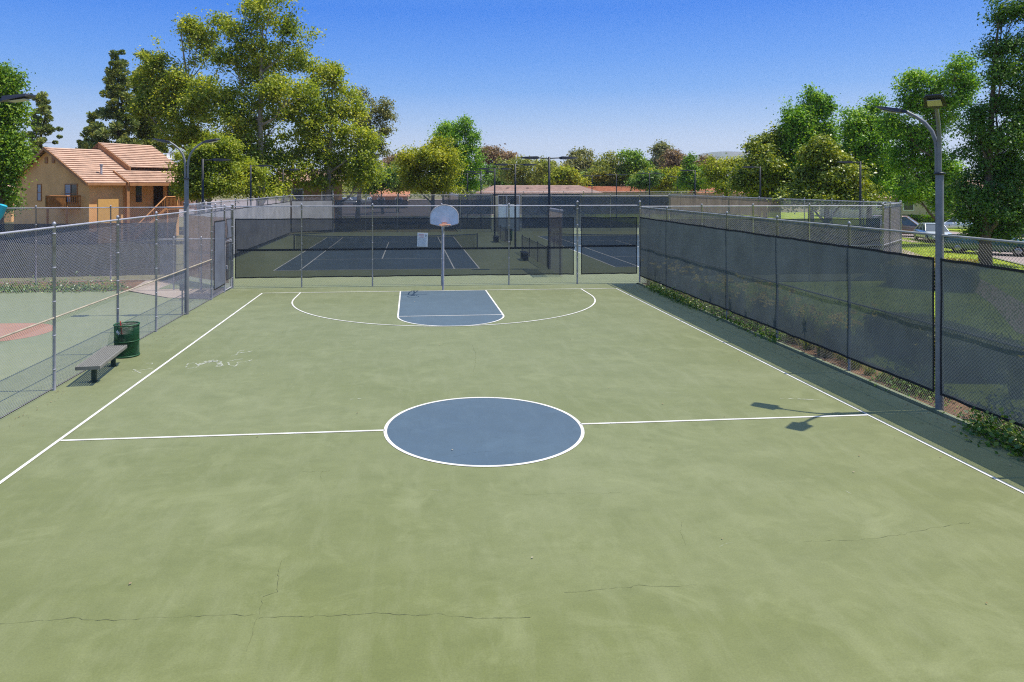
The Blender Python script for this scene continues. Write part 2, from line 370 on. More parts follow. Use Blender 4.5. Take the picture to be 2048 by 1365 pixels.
M['hedge'] = leaf_mat('hedge leaf', (0.0351, 0.0585, 0.0156), (0.117, 0.1658, 0.0234), (0.468, 0.429, 0.0585), .45, 0.3, 1.5)
M['hedge_y'] = leaf_mat('golden hedge leaf', (.10, .10, .01), (.32, .27, .02), (.52, .42, .05), .45, .3, 1.5)
M['core'] = simple('dark hedge core', (.018, .02, .01), .95)
M['tyre'] = simple('tyre rubber', (.012, .012, .013), .85)
M['rim'] = simple('wheel rim', (.35, .36, .38), .3, .8)
M['lampg'] = simple('car lamp', (.6, .6, .6), .15)
M['redl'] = simple('tail lamp', (.3, .01, .01), .2)
def car_paint(name, c): return simple(name, c, .25, .2, .05, 2, coat=.6)

# ------------------------------------------------------------------ ground, courts, street
def struct(o): o['kind'] = 'structure'; return o
def sheet(name, mat, pts, z):
    return MB().poly([(p[0], p[1], z) for p in pts]).build(name, mat)
g = sheet('ground', M['land'], [(-5000, -300), (5000, -300), (5000, 5200), (-5000, 5200)], -.06); struct(g)
W2, L = 7.6, 17.08
court = struct(sheet('court', M['court'], [(-9.3, -16), (8.98, -16), (8.98, 18.62), (-9.3, 18.62)], 0.0))
def sub(name, mb, mat): return mb.build(name, mat, court)
def arc(cx, cy, r, a0, a1, n=48): return [(cx+r*math.cos(a0+(a1-a0)*i/n), cy+r*math.sin(a0+(a1-a0)*i/n)) for i in range(n+1)]
Z1, Z2, Z3 = .004, .008, .012
# free throw key (rectangle plus half circle) and the middle circle
FT = L-5.79
key = MB().poly([(p[0], p[1], Z1) for p in [(1.83, L), (-1.83, L)]+arc(0, FT, 1.83, math.pi, 2*math.pi)]); sub('blue_key', key, M['blue'])
sub('centre_circle', MB().poly([(p[0], p[1], Z1) for p in arc(-.02, 0.0, 1.83, 0, 2*math.pi)[:-1]]), M['blue'])
lw = .06
def wob(pts, a=.012):
    out = []
    for i in range(len(pts)-1):
        p, q = Vector(pts[i]), Vector(pts[i+1]); k = max(1, int((q-p).length/.6))
        for j in range(k): out.append(p.lerp(q, j/k))
    out.append(Vector(pts[-1]))
    return [(p[0]+random.uniform(-a, a)*.5, p[1]+random.uniform(-a, a)*.5) for p in out]
ln = MB()
for X in (-W2, W2): ln.ribbon([(X, y) for y in np.linspace(-16, L, 40)], .062, Z2)
ln.ribbon([(-W2+.04, L), (W2-.04, L)], .06, Z2+.002)
ln.ribbon([(-W2+.04, 0), (-1.86, 0.0)], .062, Z2); ln.ribbon([(1.82, 0), (W2-.04, 0)], .062, Z2)
ln.ribbon(arc(-.02, 0, 1.83, 0, 2*math.pi, 96)[:-1], .062, Z2, True)
for X in (-1.83, 1.83): ln.ribbon([(X, L-.04), (X, FT)], .055, Z2)
ln.ribbon(arc(0, FT, 1.83, math.pi, 2*math.pi, 64), .055, Z2)
ln.ribbon([(-1.80, FT), (1.80, FT)], .05, Z2+.002)
ln.ribbon([(-6.02, L-.03), (-6.02, L-1.6)]+arc(0, L-1.6, 6.02, math.pi, 2*math.pi, 90)+[(6.02, L-.03)], .055, Z2+.003)
sub('court_lines', ln, M['line'])
# cracks and chalk scribbles, traced on the ground
def gp(pts, z=0): return [ground_at(u, v) for u, v in pts]
def crackpath(pts, amp=.02):
    P = gp(pts); out = []
    for i in range(len(P)-1):
        k = max(2, int((P[i+1]-P[i]).length/.05))
        for j in range(k): out.append(P[i].lerp(P[i+1], j/k))
    out.append(P[-1]); dx = dy = 0; r = []
    for p in out:
        dx = dx*.7+random.gauss(0, amp*.5); dy = dy*.7+random.gauss(0, amp*.5); r.append((p.x+dx, p.y+dy))
    return r
ck = MB()
for pts, wd in (([(0, 1249), (70, 1244), (140, 1236), (165, 1241), (240, 1241), (300, 1237), (390, 1230), (450, 1232), (510, 1231)], .014),
                ([(516, 1238), (620, 1233), (700, 1229), (800, 1227), (880, 1229), (970, 1237), (1060, 1235)], .013),
                ([(563, 1122), (556, 1150), (550, 1170), (556, 1185), (525, 1195), (520, 1215), (513, 1230), (512, 1245), (505, 1270), (493, 1305)], .013),
                ([(1130, 1186), (1200, 1180), (1280, 1173), (1390, 1169)], .011),
                ([(1610, 1084), (1700, 1083), (1760, 1076), (1840, 1063), (1880, 1053), (1940, 1046)], .011),
                ([(604, 944), (660, 941)], .010), ([(645, 943), (640, 962)], .010), ([(945, 690), (952, 715), (946, 745)], .012),
                ([(905, 915), (960, 905), (985, 903)], .008), ([(1362, 1045), (1364, 1080), (1368, 1090)], .007), ([(1040, 989), (1240, 985)], .006)):
    pp = crackpath(pts); ck.ribbon(pp, [wd*.4*random.uniform(.1, 1.3) for _ in pp], Z1)
sub('crack', ck, M['crack'])
chk = MB()
for pts, wd in (([(372, 736), (376, 728), (390, 727), (398, 733), (391, 737), (375, 738)], .03), ([(398, 731), (415, 724), (430, 722), (440, 726)], .10),
                ([(415, 726), (425, 722), (437, 725), (441, 732)], .10), ([(430, 735), (440, 734), (449, 731)], .03), ([(432, 735), (437, 730), (446, 733)], .03),
                ([(457, 724), (470, 721), (485, 719)], .03), ([(456, 725), (458, 731), (470, 734), (476, 729), (474, 726)], .03), ([(474, 726), (490, 725), (504, 721)], .03),
                ([(472, 711), (477, 705), (487, 707), (505, 703)], .03), ([(478, 702), (488, 702)], .03), ([(462, 712), (480, 711)], .015), ([(264, 745), (285, 741), (305, 738)], .03),
                ([(267, 740), (275, 744), (282, 748)], .03), ([(292, 728), (305, 727), (303, 731)], .015), ([(700, 800), (722, 799)], .02), ([(1560, 798), (1640, 801)], .02)):
    P = gp(pts); sm = []
    for i in range(len(P)-1):
        for j in range(6): sm.append(P[i].lerp(P[i+1], j/6))
    sm.append(P[-1]); chk.ribbon([(p.x, p.y) for p in sm], wd*1.3, Z3)
sub('chalk_marks', chk, M['chalk'])

sc = MB(); r0 = random.Random(77)
for _ in range(22):
    x, y = r0.uniform(-7, 7.2), r0.uniform(-7, 16); a0 = r0.uniform(0, 6.28); R_ = r0.uniform(.3, 2.2); da = r0.uniform(.15, .7)
    pts = [(x+R_*math.cos(a0+da*i/8), y+.7*R_*math.sin(a0+da*i/8)) for i in range(9)]; sc.ribbon(pts, [.012*(1-abs(i-4)/5)*r0.uniform(.6, 1.6) for i in range(9)], Z1+.001)
sub('scuff_marks', sc, M['scuff'])
# tennis courts beyond the baseline fence
tc = struct(sheet('tennis_court', M['tcourt'], [(-12.4, 18.66), (21.2, 18.66), (24.6, 22), (24.6, 92), (3.2, 92), (3.2, 55.5), (-12.4, 55.5)], 0.0))
tb = MB(); tl = MB()
def tennis(x0, y0):
    x1, y1 = x0+10.97, y0+23.9
    tb.poly([(x0, y0, Z1), (x1, y0, Z1), (x1, y1, Z1), (x0, y1, Z1)])
    for X in (x0, x0+1.37, x1-1.37, x1): tl.ribbon([(X, y0), (X, y1)], .07, Z2)
    for Y in (y0, y1): tl.ribbon([(x0+.04, Y), (x1-.04, Y)], .07, Z2+.002)
    for Y in (y0+5.55, y1-5.55): tl.ribbon([(x0+1.4, Y), (x1-1.4, Y)], .06, Z2+.002)
    tl.ribbon([((x0+x1)/2, y0+5.6), ((x0+x1)/2, y1-5.6)], .07, Z2)
for x0, y0 in ((-8.64, 24.95), (9.9, 24.95), (9.9, 62)): tennis(x0, y0)
tb.build('blue_playing_surface', M['blue'], tc); tl.build('tennis_lines', M['tline'], tc)
# small court left of the fence, with its red key
lc = struct(sheet('left_court', M['tcourt'], [(-34, -16), (-9.36, -16), (-9.36, 15.6), (-11.2, 16.2), (-13.6, 18.3), (-34, 18.3)], 0.0))
MB().poly([(p[0], p[1], Z1) for p in [(-20, 8.2), (-14.0, 8.2)]+arc(-14.0, 9.75, 1.5, -math.pi/2, math.pi/2, 20)+[(-20, 11.3)]]).build('red_key', M['red'], lc)
struct(sheet('patio', M['conc'], [(-9.34, 15.7), (-9.34, 18.6), (-12.3, 21.9), (-14, 21.9), (-13.5, 18.4), (-11.15, 16.3)], -.004))
# planter, lawn, paths and street right of the court
struct(sheet('planter_soil', M['soil'], [(9.15, -16), (10.2, -16), (10.3, 2), (10.4, 10), (11.5, 18.5), (9.15, 18.5)], -.012))
kb = MB(); kb.box((9.12, 1.3, .0), (.1, 34.6, .08)); struct(kb.build('kerb', M['kerb']))
lawn = struct(sheet('lawn', M['lawn'], [(10.1, -16), (75, -16), (75, 100), (24.8, 100), (24.8, 21.5), (21.2, 18.5), (11.4, 18.5), (10.3, 10), (10.2, 2)], -.02))
road = MB(); rp = [ground_at(u, v) for u, v in ((1760, 470), (1887, 484), (1959, 505), (1978, 514), (2048, 531), (2150, 560), (2260, 600))]
fp = [ground_at(u, v) for u, v in ((2500, 500), (2200, 480), (2048, 476), (1930, 466), (1860, 459), (1760, 455))]
road.poly([(p.x, p.y, -.008) for p in rp+fp]); struct(road.build('street', M['asphalt']))
ke = MB(); ke.ribbon([(p.x, p.y) for p in rp], .18, .03); ke.ribbon([(p.x, p.y) for p in fp], .18, .03); struct(ke.build('street_kerb', M['kerb']))
pa = MB(); pa.ribbon([(p.x, p.y) for p in [ground_at(u, v) for u, v in ((1770, 492), (1805, 503), (1835, 515), (1880, 532), (1950, 565), (2020, 610), (2080, 670))]], 1.1, -.012)
pa.ribbon([(p.x, p.y) for p in [ground_at(u, v) for u, v in ((1790, 478), (1812, 481), (1835, 485))]], 1.0, -.011)
pa.build('path', M['conc'])['kind'] = 'structure'
struct(sheet('parking_lot', M['asphalt'], [(-75, 92.5), (3, 92.5), (60, 104), (60, 220), (-75, 220)], -.03))
struct(sheet('planting_bed', M['soil'], [(-34, 18.36), (-13.6, 18.36), (-12.5, 22), (-34, 22)], -.02))

# hills on the horizon
hm = MB(); hv = []; nx, ny = 160, 10
hu = [-400, 300, 700, 1000, 1130, 1180, 1240, 1300, 1350, 1372, 1400, 1430, 1470, 1500, 1560, 1620, 1800, 2500]; hr = [352, 350, 350, 350, 338, 329, 330, 340, 328, 316, 308, 303.5, 303, 306, 301, 310, 338, 350]
for j in range(ny+1):
    for i in range(nx+1):
        u = -300+i*2700/nx; dd = 4000+j*90; p = at(u, dd)
        top = np.interp([u-14, u, u+14], hu, hr).mean(); zr = CAM.z+(V0-top)*4450/F_PX
        f = math.sin(math.pi*min(1, j/ny)); spur = 1+.10*math.sin(i*.55+j*.8)*(1-f)
        hv.append((p.x, p.y, -6+(zr+6)*f**.8*spur))
hm.add(hv, [(j*(nx+1)+i, j*(nx+1)+i+1, (j+1)*(nx+1)+i+1, (j+1)*(nx+1)+i) for j in range(ny) for i in range(nx)], True)
struct(hm.build('hills', M['hill']))

# ------------------------------------------------------------------ fences
def chain_mesh(p0, p1, z0, z1, step=.071, r=.0024):
    p0, p1 = Vector(p0), Vector(p1); Lh = (p1-p0).length; t = (p1-p0)/Lh; nrm = Vector((-t.y, t.x, 0)); H = z1-z0
    V, Fc = [], []
    for s in (1, -1):
        k0, k1 = (-H, Lh) if s > 0 else (0, Lh+H)
        x = math.ceil(k0/step)*step
        while x < k1:
            a, b = 0.0, H
            if s > 0:
                a = max(a, -x); b = min(b, Lh-x)
            else:
                a = max(a, x-Lh); b = min(b, x)
            if b-a > .01:
                A = p0+t*(x+s*a)+Vector((0, 0, z0+a)); B = p0+t*(x+s*b)+Vector((0, 0, z0+b))
                off = nrm*(.0015*s); side = (t*(-s)+Vector((0, 0, 1)))*.7071
                o = len(V)
                for q in (A, B):
                    V += [q+off+nrm*r, q+off-nrm*r*.6+side*r*.9, q+off-nrm*r*.6-side*r*.9]
                Fc += [(o, o+1, o+4, o+3), (o+1, o+2, o+5, o+4), (o+2, o, o+3, o+5)]
            x += step
    m = MB(); m.add(V, Fc); return m
def cloth(p0, p1, z0, z1, amp=.02, ph=0.0):
    p0, p1 = Vector(p0), Vector(p1); Lh = (p1-p0).length; t = (p1-p0)/Lh; n = Vector((-t.y, t.x, 0))
    nu, nv = max(2, int(Lh/.35)), 8; vs = []
    for j in range(nv+1):
        for i in range(nu+1):
            s = i/nu*Lh; z = z0+(z1-z0)*j/nv
            sag = (.028*(abs(math.sin((s+ph)*math.pi/3.07))-.5)+.012*math.sin(s*7.3+ph))*(1 if j in (0, nv) else .2)
            k = amp*(math.sin(s*1.7+ph+z*2)+.6*math.sin(s*4.1-z*3+ph)+.5*math.sin(s*9+z*5)*abs(math.sin(s*1.02)))*math.sin(math.pi*j/nv)
            vs.append(p0+t*s+n*k+Vector((0, 0, z+sag*(.6 if j == 0 else -.5 if j == nv else 0))))
    fs = [(j*(nu+1)+i, j*(nu+1)+i+1, (j+1)*(nu+1)+i+1, (j+1)*(nu+1)+i) for j in range(nv) for i in range(nu)]
    m = MB(); m.add(vs, fs, True); m.grid = (nu, nv, vs, n); return m
def hem_of(m, w=.05, off=.006):
    nu, nv, vs, n = m.grid; h = MB()
    rows = [[vs[j*(nu+1)+i] for i in range(nu+1)] for j in (0, nv)]
    for row, sg in ((rows[0], 1), (rows[1], -1)):
        for sd in (off, -off):
            q = []
            for p in row: q += [p+n*sd, p+n*sd+Vector((0, 0, w*sg))]
            h.add(q, [(2*i, 2*i+1, 2*i+3, 2*i+2) for i in range(nu)])
    t = (vs[nu]-vs[0]).normalized()
    for i, sg in ((0, 1), (nu, -1)):
        for sd in (off, -off):
            q = []
            for j in range(nv+1):
                p = vs[j*(nu+1)+i]; q += [p+n*sd, p+n*sd+t*w*.8*sg]
            h.add(q, [(2*j, 2*j+1, 2*j+3, 2*j+2) for j in range(nv)])
    return h
def fence(label, p0, p1, H, posts, name='chain_link_fence', screens=(), mid=None, step=.071, r=.0024, wire='wire', rail='galv', post='galv', pr=.032, z0=.04, group=None, midmat=None, tall=()):
    """posts: distances from p0 along the run; screens: (s0,s1,z0,z1,material,side offset,hem)"""
    p0 = Vector((p0[0], p0[1], 0)); p1 = Vector((p1[0], p1[1], 0)); t = (p1-p0).normalized(); n = Vector((-t.y, t.x, 0)); Lh = (p1-p0).length
    o = wthing(name, label, 'fence', (p0+p1)/2, group)
    for i, s in enumerate(posts):
        b = p0+t*s; h = H+.06 + (.1 if i in tall else 0); rr = pr*(1.35 if i in tall else 1)
        pm = MB().lathe([(rr, -.05), (rr, h), (rr*1.25, h), (rr*1.2, h+.03), (rr*.6, h+.06), (0, h+.068)], b, 10)
        for zz in np.arange(.45, H-.1, .75): pm.lathe([(rr, zz), (rr*1.18, zz), (rr*1.18, zz+.025), (rr, zz+.025)], b, 10)
        pm.build('post', M[post], o)
    MB().tube([p0+Vector((0, 0, H)), p1+Vector((0, 0, H))], .024, 8).build('top_rail', M[rail], o)
    if mid:
        MB().tube([p0+Vector((0, 0, mid)), p1+Vector((0, 0, mid))], .02, 8).build('mid_rail', M[midmat or rail], o)
    MB().tube([p0+Vector((0, 0, z0+.02)), p1+Vector((0, 0, z0+.02))], .004, 4).build('tension_wire', M[wire], o)
    chain_mesh(p0+n*.04, p1+n*.04, z0, H+.02, step, r).build('chain_link_mesh', M[wire], o)
    for sc in screens:
        s0, s1, a, b, mt, sd, hem = sc
        c = cloth(p0+t*s0+n*sd, p0+t*s1+n*sd, a, b, .009, s0)
        so = c.build('windscreen', M[mt], o)
        if hem: hem_of(c).build('hem', M['hem'], so)
    return o
HF = 3.6
# baseline fence behind the hoop: runs left to right at Y=18.68; its +normal points away from the court
back = fence('tall chain-link fence behind the basketball hoop with see-through dark windscreen and a white notice', (-9.2, 18.68), (6.25, 18.68), HF,
             [0, 2.98, 6.1, 9.2, 12.27, 15.45], screens=[(.08, 15.3, .42, 3.06, 'screen_back', .07, True)], mid=None, tall=(5,), wire='wire_mid', r=.0022)
seam = MB(); seam.box((-1.45, 18.775, 1.66), (15.2, .02, .09)); seam.build('windscreen_seam', M['hem'], back)
gate2 = fence('short chain-link bay right of the baseline fence, between two thick posts', (6.32, 18.68), (9.2, 18.68), HF, [2.88], screens=[(.12, 2.78, .42, 3.06, 'screen_back', .07, True)], tall=(0,), wire='wire_mid', r=.0022)
seam = MB(); seam.box((7.75, 18.775, 1.72), (2.6, .02, .09)); seam.build('windscreen_seam', M['hem'], gate2)
# the left side fence, mesh only; gate near the far corner
leftf = fence('long bare chain-link fence left of the court behind bench and bin', (-9.23, -16), (-9.23, 15.5), HF, [s+16 for s in (-12.2, -9.1, -6.0, -2.9, .13, 3.23, 6.6, 9.46, 12.4, 15.5)], mid=1.6, midmat='rail_warm', r=.0021)
gatef = fence('chain-link bay with grey screened gate at far left corner of the court', (-9.23, 15.58), (-9.23, 18.6), HF, [1.85, 3.0], screens=[(.12, 1.75, .35, 3.1, 'screen_mid', -.05, True)], mid=None, tall=())
gl = MB()
for y in (17.5, 18.52): gl.tube([(-9.23, y, .06), (-9.23, y, 2.15)], .025, 8)
for z in (.08, 2.15): gl.tube([(-9.23, 17.5, z), (-9.23, 18.52, z)], .025, 8)
gl.box((-9.18, 17.56, 1.05), (.06, .09, .16))
go = gl.build('gate_frame', M['galv'], gatef)
c = cloth((-9.18, 17.54, 0), (-9.18, 18.48, 0), .5, 2.08, .03); so = c.build('gate_screen', M['screen'], gatef); hem_of(c, .03).build('hem', M['hem'], so)
c = cloth((-9.18, 17.54, 0), (-9.18, 18.48, 0), 2.25, 3.1, .03); so = c.build('upper_screen', M['screen_mid'], gatef); hem_of(c, .03).build('hem', M['hem'], so)
# the right side fence beside the planter, two windscreens that meet at the light pole
HR = 3.53
rightf = fence('long chain-link fence right of the court, with grey windscreens before the lily planter', (9.2, -16), (9.2, 18.6), HR, [s+16 for s in (-12, -9, -6, -3, 3.05, 6.4, 9.65, 15.2)],
               screens=[(16.22, 34.5, .34, 3.07, 'screen_right', .0, True), (3.0, 16.05, .34, 3.07, 'screen_right', .0, True)], mid=1.7, wire='wire_dark', rail='rail_dull', post='post_dull', r=.0028)
for so in rightf.children:
    if so.name.startswith('windscreen'): so.location.x -= .045
    if so.name.startswith('chain'): so.location.x += .03
# near fence of the right tennis court, its cut corner, and the other tennis fences
fence('chain-link fence running right from the far corner post, dark screen along its lower half', (9.3, 18.72), (21.2, 18.72), HF-.05, [2.9, 5.4, 8.2, 11.9], screens=[(.3, 11.8, .3, 2.95, 'screen_far', .07, True)], step=.1, r=.004, mid=1.66)
fence('short angled fence panel with pale tan screen by the lawn', (21.25, 18.75), (24.5, 21.9), HF, [0, 1.6, 4.5], screens=[(.1, 4.4, .2, 3.45, 'screen_tan', .06, False)], step=.14, r=.005, mid=1.66)
sc_r = [(.3, 33.2, .2, 2.2, 'screen_far', .07, True), (12, 33.2, 2.22, 3.5, 'screen_tan', .09, False)]
fence('receding tennis court fence on the far right with tan upper screen', (24.5, 22), (24.5, 55.3), HF, list(np.arange(0, 33.4, 3.03)), screens=sc_r, step=.14, r=.005)
fence('tennis court back fence on the right with dark green screens', (9.4, 55.3), (24.45, 55.3), HF-.1, list(np.arange(0, 15.1, 3.0)), screens=[(.1, 15, .3, 3.4, 'screen_far', .06, False)], step=.14, r=.005)
fence('tennis court back fence behind the left court, under the round tree', (-8.8, 55.3), (6.6, 55.3), HF, list(np.arange(0, 15.5, 3.05)), screens=[(.1, 15.2, .25, 3.15, 'screen_far', .06, True)], step=.14, r=.005)
fence('angled corner fence panel with pale grey screen below the sycamores', (-12.3, 51.8), (-8.85, 55.25), HF, [0, 4.9], screens=[(.1, 4.8, .25, 3.15, 'screen_pale', -.06, True)], step=.14, r=.005)
fence('receding tennis court fence on the left with sunlit pale grey screen', (-12.3, 22), (-12.3, 51.7), HF, list(np.arange(0, 29.7, 3.3)), screens=[(.1, 29.5, .25, 3.1, 'screen_pale', -.06, True)], step=.14, r=.005)
fence('short angled fence with brown screen beside the patio gate', (-9.3, 18.8), (-12.2, 21.9), HF, [1.4, 2.8, 4.2], screens=[(.1, 4.2, .2, 3.1, 'screen_brown', .06, False)], step=.1, r=.0035, mid=1.6)
fence('left court far fence with dark screen in front of the tan house', (-34, 19.6), (-12.2, 21.8), HF-.12, [1, 4.6, 8.2, 11.8, 15.4, 18.6, 21.9], screens=[(.2, 21.5, .25, 2.75, 'screen_far', .06, False)], step=.1, r=.0035)
fence('fence stub and gate frame at the left court far edge', (-12.2, 18.35), (-9.4, 18.35), 2.2, [.6, 1.75], step=.071, r=.003)
# second row of courts
fence('far back fence of the second row of tennis courts', (3.2, 91), (24.5, 91), HF, list(np.arange(0, 21.4, 3.05)), screens=[(.1, 11, .2, 3.3, 'screen_far', .06, False), (11.1, 14.5, .2, 3.3, 'screen_tan', .06, False), (14.6, 21.2, .2, 3.3, 'screen_far', .06, False)], step=.28, r=.008)
fence('receding fence with tan screen between far courts below the dark tree', (3.4, 58), (3.2, 90.8), HF, list(np.arange(0, 32.5, 3)), screens=[(.1, 32, .6, 3.4, 'screen_tan', .06, False)], step=.28, r=.008)
fence('far right court fence with tan screen, behind the second tennis row', (24.6, 91), (50, 86), HF, list(np.arange(0, 25.9, 3.2)), screens=[(.1, 25.7, .2, 3.4, 'screen_tan', .06, False)], step=.28, r=.008)
pil = MB(); pil.bbox((6.9, 55.35, 1.75), (.42, .3, 3.5), .02); tag(pil.build('pillar', M['cream']), 'narrow cream stucco pillar between the tennis court back fences', 'pillar')
gt = wthing('double_gate', 'pale double gate of white panels between the tennis back fences', 'gate', (8.2, 55.3, 0))
MB().bbox((7.55, 55.3, 1.35), (.8, .05, 2.6), .01).build('door', M['white'], gt); MB().bbox((8.6, 55.3, 1.35), (1.2, .05, 2.6), .01).build('door', M['white'], gt)
gf = MB()
for x in (7.12, 7.98, 9.25): gf.tube([(x, 55.25, 0), (x, 55.25, HF)], .04, 8)
gf.tube([(7.1, 55.25, HF-.05), (9.3, 55.25, HF-.05)], .024, 8); gf.tube([(7.98, 55.2, 1.9), (7.7, 55.2, 1.7)], .015, 6); gf.build('gate_frame', M['galv'], gt)
# low divider fences between the two tennis courts
for i, (y0, y1, lb) in enumerate(((25.0, 34, 'low divider fence between the tennis courts, nearest run'), (39.5, 47.5, 'low divider fence between the tennis courts, farther run'))):
    fence(lb, (6.1, y0), (6.1, y1), 1.1, list(np.arange(.1, y1-y0+.2, 2.9)), name='low_fence', step=.14, r=.004, wire='wire_dark', post='black', rail='black', pr=.03)
fence('tennis fence bay behind the baseline screen next to the black lamp post', (6.1, 21.0), (6.1, 24.4), 3.3, [.75, 3.3], screens=[(.1, 3.3, 1.5, 3.2, 'screen_thin', .05, False)], step=.14, r=.004, post='black')

# ------------------------------------------------------------------ light poles
def lamp_head(d, up=.16):
    """head along direction d (horizontal unit), returns two MBs in local coordinates starting at origin"""
    t = Vector((d[0], d[1], up)).normalized(); s = Vector((-d[1], d[0], 0)).normalized(); n = s.cross(t)*-1
    if n.z < 0: n = -n
    h = MB(); secs = [(0, .06, .05, .0), (.08, .07, .06, .0), (.12, .19, .085, .0), (.5, .165, .05, .01), (.56, .13, .025, .015)]
    vs = []
    for x, wd, th, dz in secs:
        c = t*x+n*dz
        vs += [c-s*wd-n*th/2, c+s*wd-n*th/2, c+s*wd*.85+n*th/2, c-s*wd*.85+n*th/2]
    k = len(secs); fs = [(3, 2, 1, 0), tuple(range(4*k-4, 4*k))]
    for i in range(k-1):
        for j in range(4): fs.append((i*4+j, i*4+(j+1) % 4, i*4+4+(j+1) % 4, i*4+4+j))
    h.add(vs, fs)
    for q in (-.06, 0, .06): h.box(t*.2+s*q+n*.055, (.012, .012, .02))
    l = MB(); c = t*.33-n*.045; l.add([c-t*.13-s*.12, c+t*.13-s*.11, c+t*.13+s*.11, c-t*.13+s*.12, c-t*.13-s*.12-n*.012, c+t*.13-s*.11-n*.012, c+t*.13+s*.11-n*.012, c-t*.13+s*.12-n*.012], [(3, 2, 1, 0), (4, 5, 6, 7), (0, 1, 5, 4), (1, 2, 6, 5), (2, 3, 7, 6), (3, 0, 4, 7)])
    return h, l
def court_light(loc, dirs, label, ups=(.16, .16), group='grey double-arm court lights', box=False):
    o = thing('court_light', label, 'light pole', loc, group)
    MB().lathe([(.077, -.05), (.074, 4.78), (.07, 4.8)], (0, 0, 0), 14).build('pole', M['greypole'], o)
    MB().lathe([(.082, 4.74), (.105, 4.745), (.105, 4.78), (.082, 4.79)], (0, 0, 0), 14).build('collar', M['black'], o)
    bx = MB()
    if box: bx.bbox((-.16, .05, .95), (.16, .12, .24), .01); bx.tube([(-.16, .05, 0), (-.16, .05, .85)], .03, 8); bx.build('junction_box', M['greypole'], o)
    for d, up in zip(dirs, ups):
        d = Vector((d[0], d[1], 0)).normalized(); pts = []
        for x, z in ((.045, 4.76), (.045, 5.2), (.06, 5.4), (.13, 5.62), (.25, 5.8), (.40, 5.93), (.58, 6.05)): pts.append(d*x+Vector((0, 0, z)))
        MB().tube(pts, [.04, .04, .04, .038, .036, .034, .032], 8).build('arm', M['greypole'], o)
        h, l = lamp_head(d, up); hp = d*.56+Vector((0, 0, 6.04))
        hh = MB(); hh.v = [tuple(Vector(p)+hp) for p in h.v]; hh.f, hh.m, hh.sm = h.f, h.m, h.sm
        ho = hh.build('lamp_head', M['lamp'], o)
        ll = MB(); ll.v = [tuple(Vector(p)+hp) for p in l.v]; ll.f, ll.m, ll.sm = l.f, l.m, l.sm
        ll.build('lens', M['lens'], ho)
    return o
court_light((9.2, .13, 0), [(-.62, .60), (-.62, -.64)], 'grey light pole at the gap between the two windscreens, two arms at right angles', (.22, .35))
court_light((-9.23, 12.4, 0), [(-1, .02), (1, -.02)], 'grey light pole with two curved arms rising from the left fence', (.2, .2), box=True)
court_light((-9.23, .13, 0), [(-1, .02), (1, .04)], 'grey light pole cut off by the left edge, only one dark lamp head showing', (.16, .16))

def tennis_light(loc, heads, label, Hh=6.0, group='black tennis court lights'):
    o = thing('tennis_light', label, 'light pole', loc, group)
    MB().lathe([(.075, -.05), (.07, Hh*.5), (.06, Hh+.08), (0, Hh+.09)], (0, 0, 0), 8).build('pole', M['black'], o)
    for sg in heads:
        MB().tube([(0, 0, Hh), (sg*.62, 0, Hh+.03)], .035, 6).build('arm', M['black'], o)
        h = MB(); secs = [(.56, .06, .06), (.68, .22, .14), (1.2, .2, .11), (1.55, .12, .04)]; vs = []
        for x, wd, th in secs: vs += [(sg*x, -wd, Hh+.02-th/2), (sg*x, wd, Hh+.02-th/2), (sg*x, wd*.8, Hh+.04+th/2), (sg*x, -wd*.8, Hh+.04+th/2)]
        fs = [(3, 2, 1, 0), (12, 13, 14, 15)]
        for i in range(3):
            for j in range(4): fs.append((i*4+j, i*4+(j+1) % 4, i*4+4+(j+1) % 4, i*4+4+j))
        h.add(vs, fs); h.build('lamp_head', M['black'], o)
    return o
tl2 = tennis_light((6.1, 24.55, 0), (-1, 1), 'tallest black double-headed lamp post standing behind the hoop fence')
for y, lb in ((37, 'black double-headed lamp post second along the divider line'), (49.5, 'black double-headed lamp post third along the divider line, near the pale gate'),
              (62, 'black double-headed lamp post just left of the low tan roof'), (75, 'thin far double-headed lamp post before the dark green tree')):
    dup(tl2, (6.1 if y < 70 else 5.7, y, 0), 0, lb)
tl1 = tennis_light((-13.5, 29.2, 0), (1,), 'black single-headed lamp post just right of the grey double-arm pole')
dup(tl1, (-13.5, 41.5, 0), 0, 'black single-headed lamp post in front of the middle of the big sycamores')
dup(tl1, (-13.5, 55, 0), 0, 'black single-headed lamp post by the angled corner fence panel')
tr1 = tennis_light((27.4, 29.6, 0), (-1,), 'black single-headed lamp post nearest the right trees, head pointing left')
dup(tr1, (27.1, 42, 0), 0, 'black single-headed lamp post before the glossy magnolia')
dup(tr1, (27.0, 55, 0), 0, 'black single-headed lamp post right of the bright green tree')
for u, vt, lb in ((1299, 347, 'far double-headed lamp post left of the bright yellow-green bushes'), (1233, 350, 'far double-headed lamp post in front of the grey gabled house'), (1184, 352, 'far double-headed lamp post left of the orange roof edge'),
                  (1129, 357, 'far double-headed lamp post above the middle of the tan roof'), (1159, 355.5, 'far double-headed lamp post above the right end of the tan roof')):
    d = 1.5*F_PX/(V0-vt); p = at(u, d); dup(tl2, (p.x, p.y, 0), 0, lb)
for u, vt, lb in ((1411, 354, 'far single-headed lamp post, left one of a close pair'), (1431, 354, 'far single-headed lamp post, right one of a close pair'), (1355, 354, 'far single-headed lamp post among the yellow-green bushes')):
    d = 1.5*F_PX/(V0-vt); p = at(u, d); dup(tr1, (p.x, p.y, 0), 0, lb)

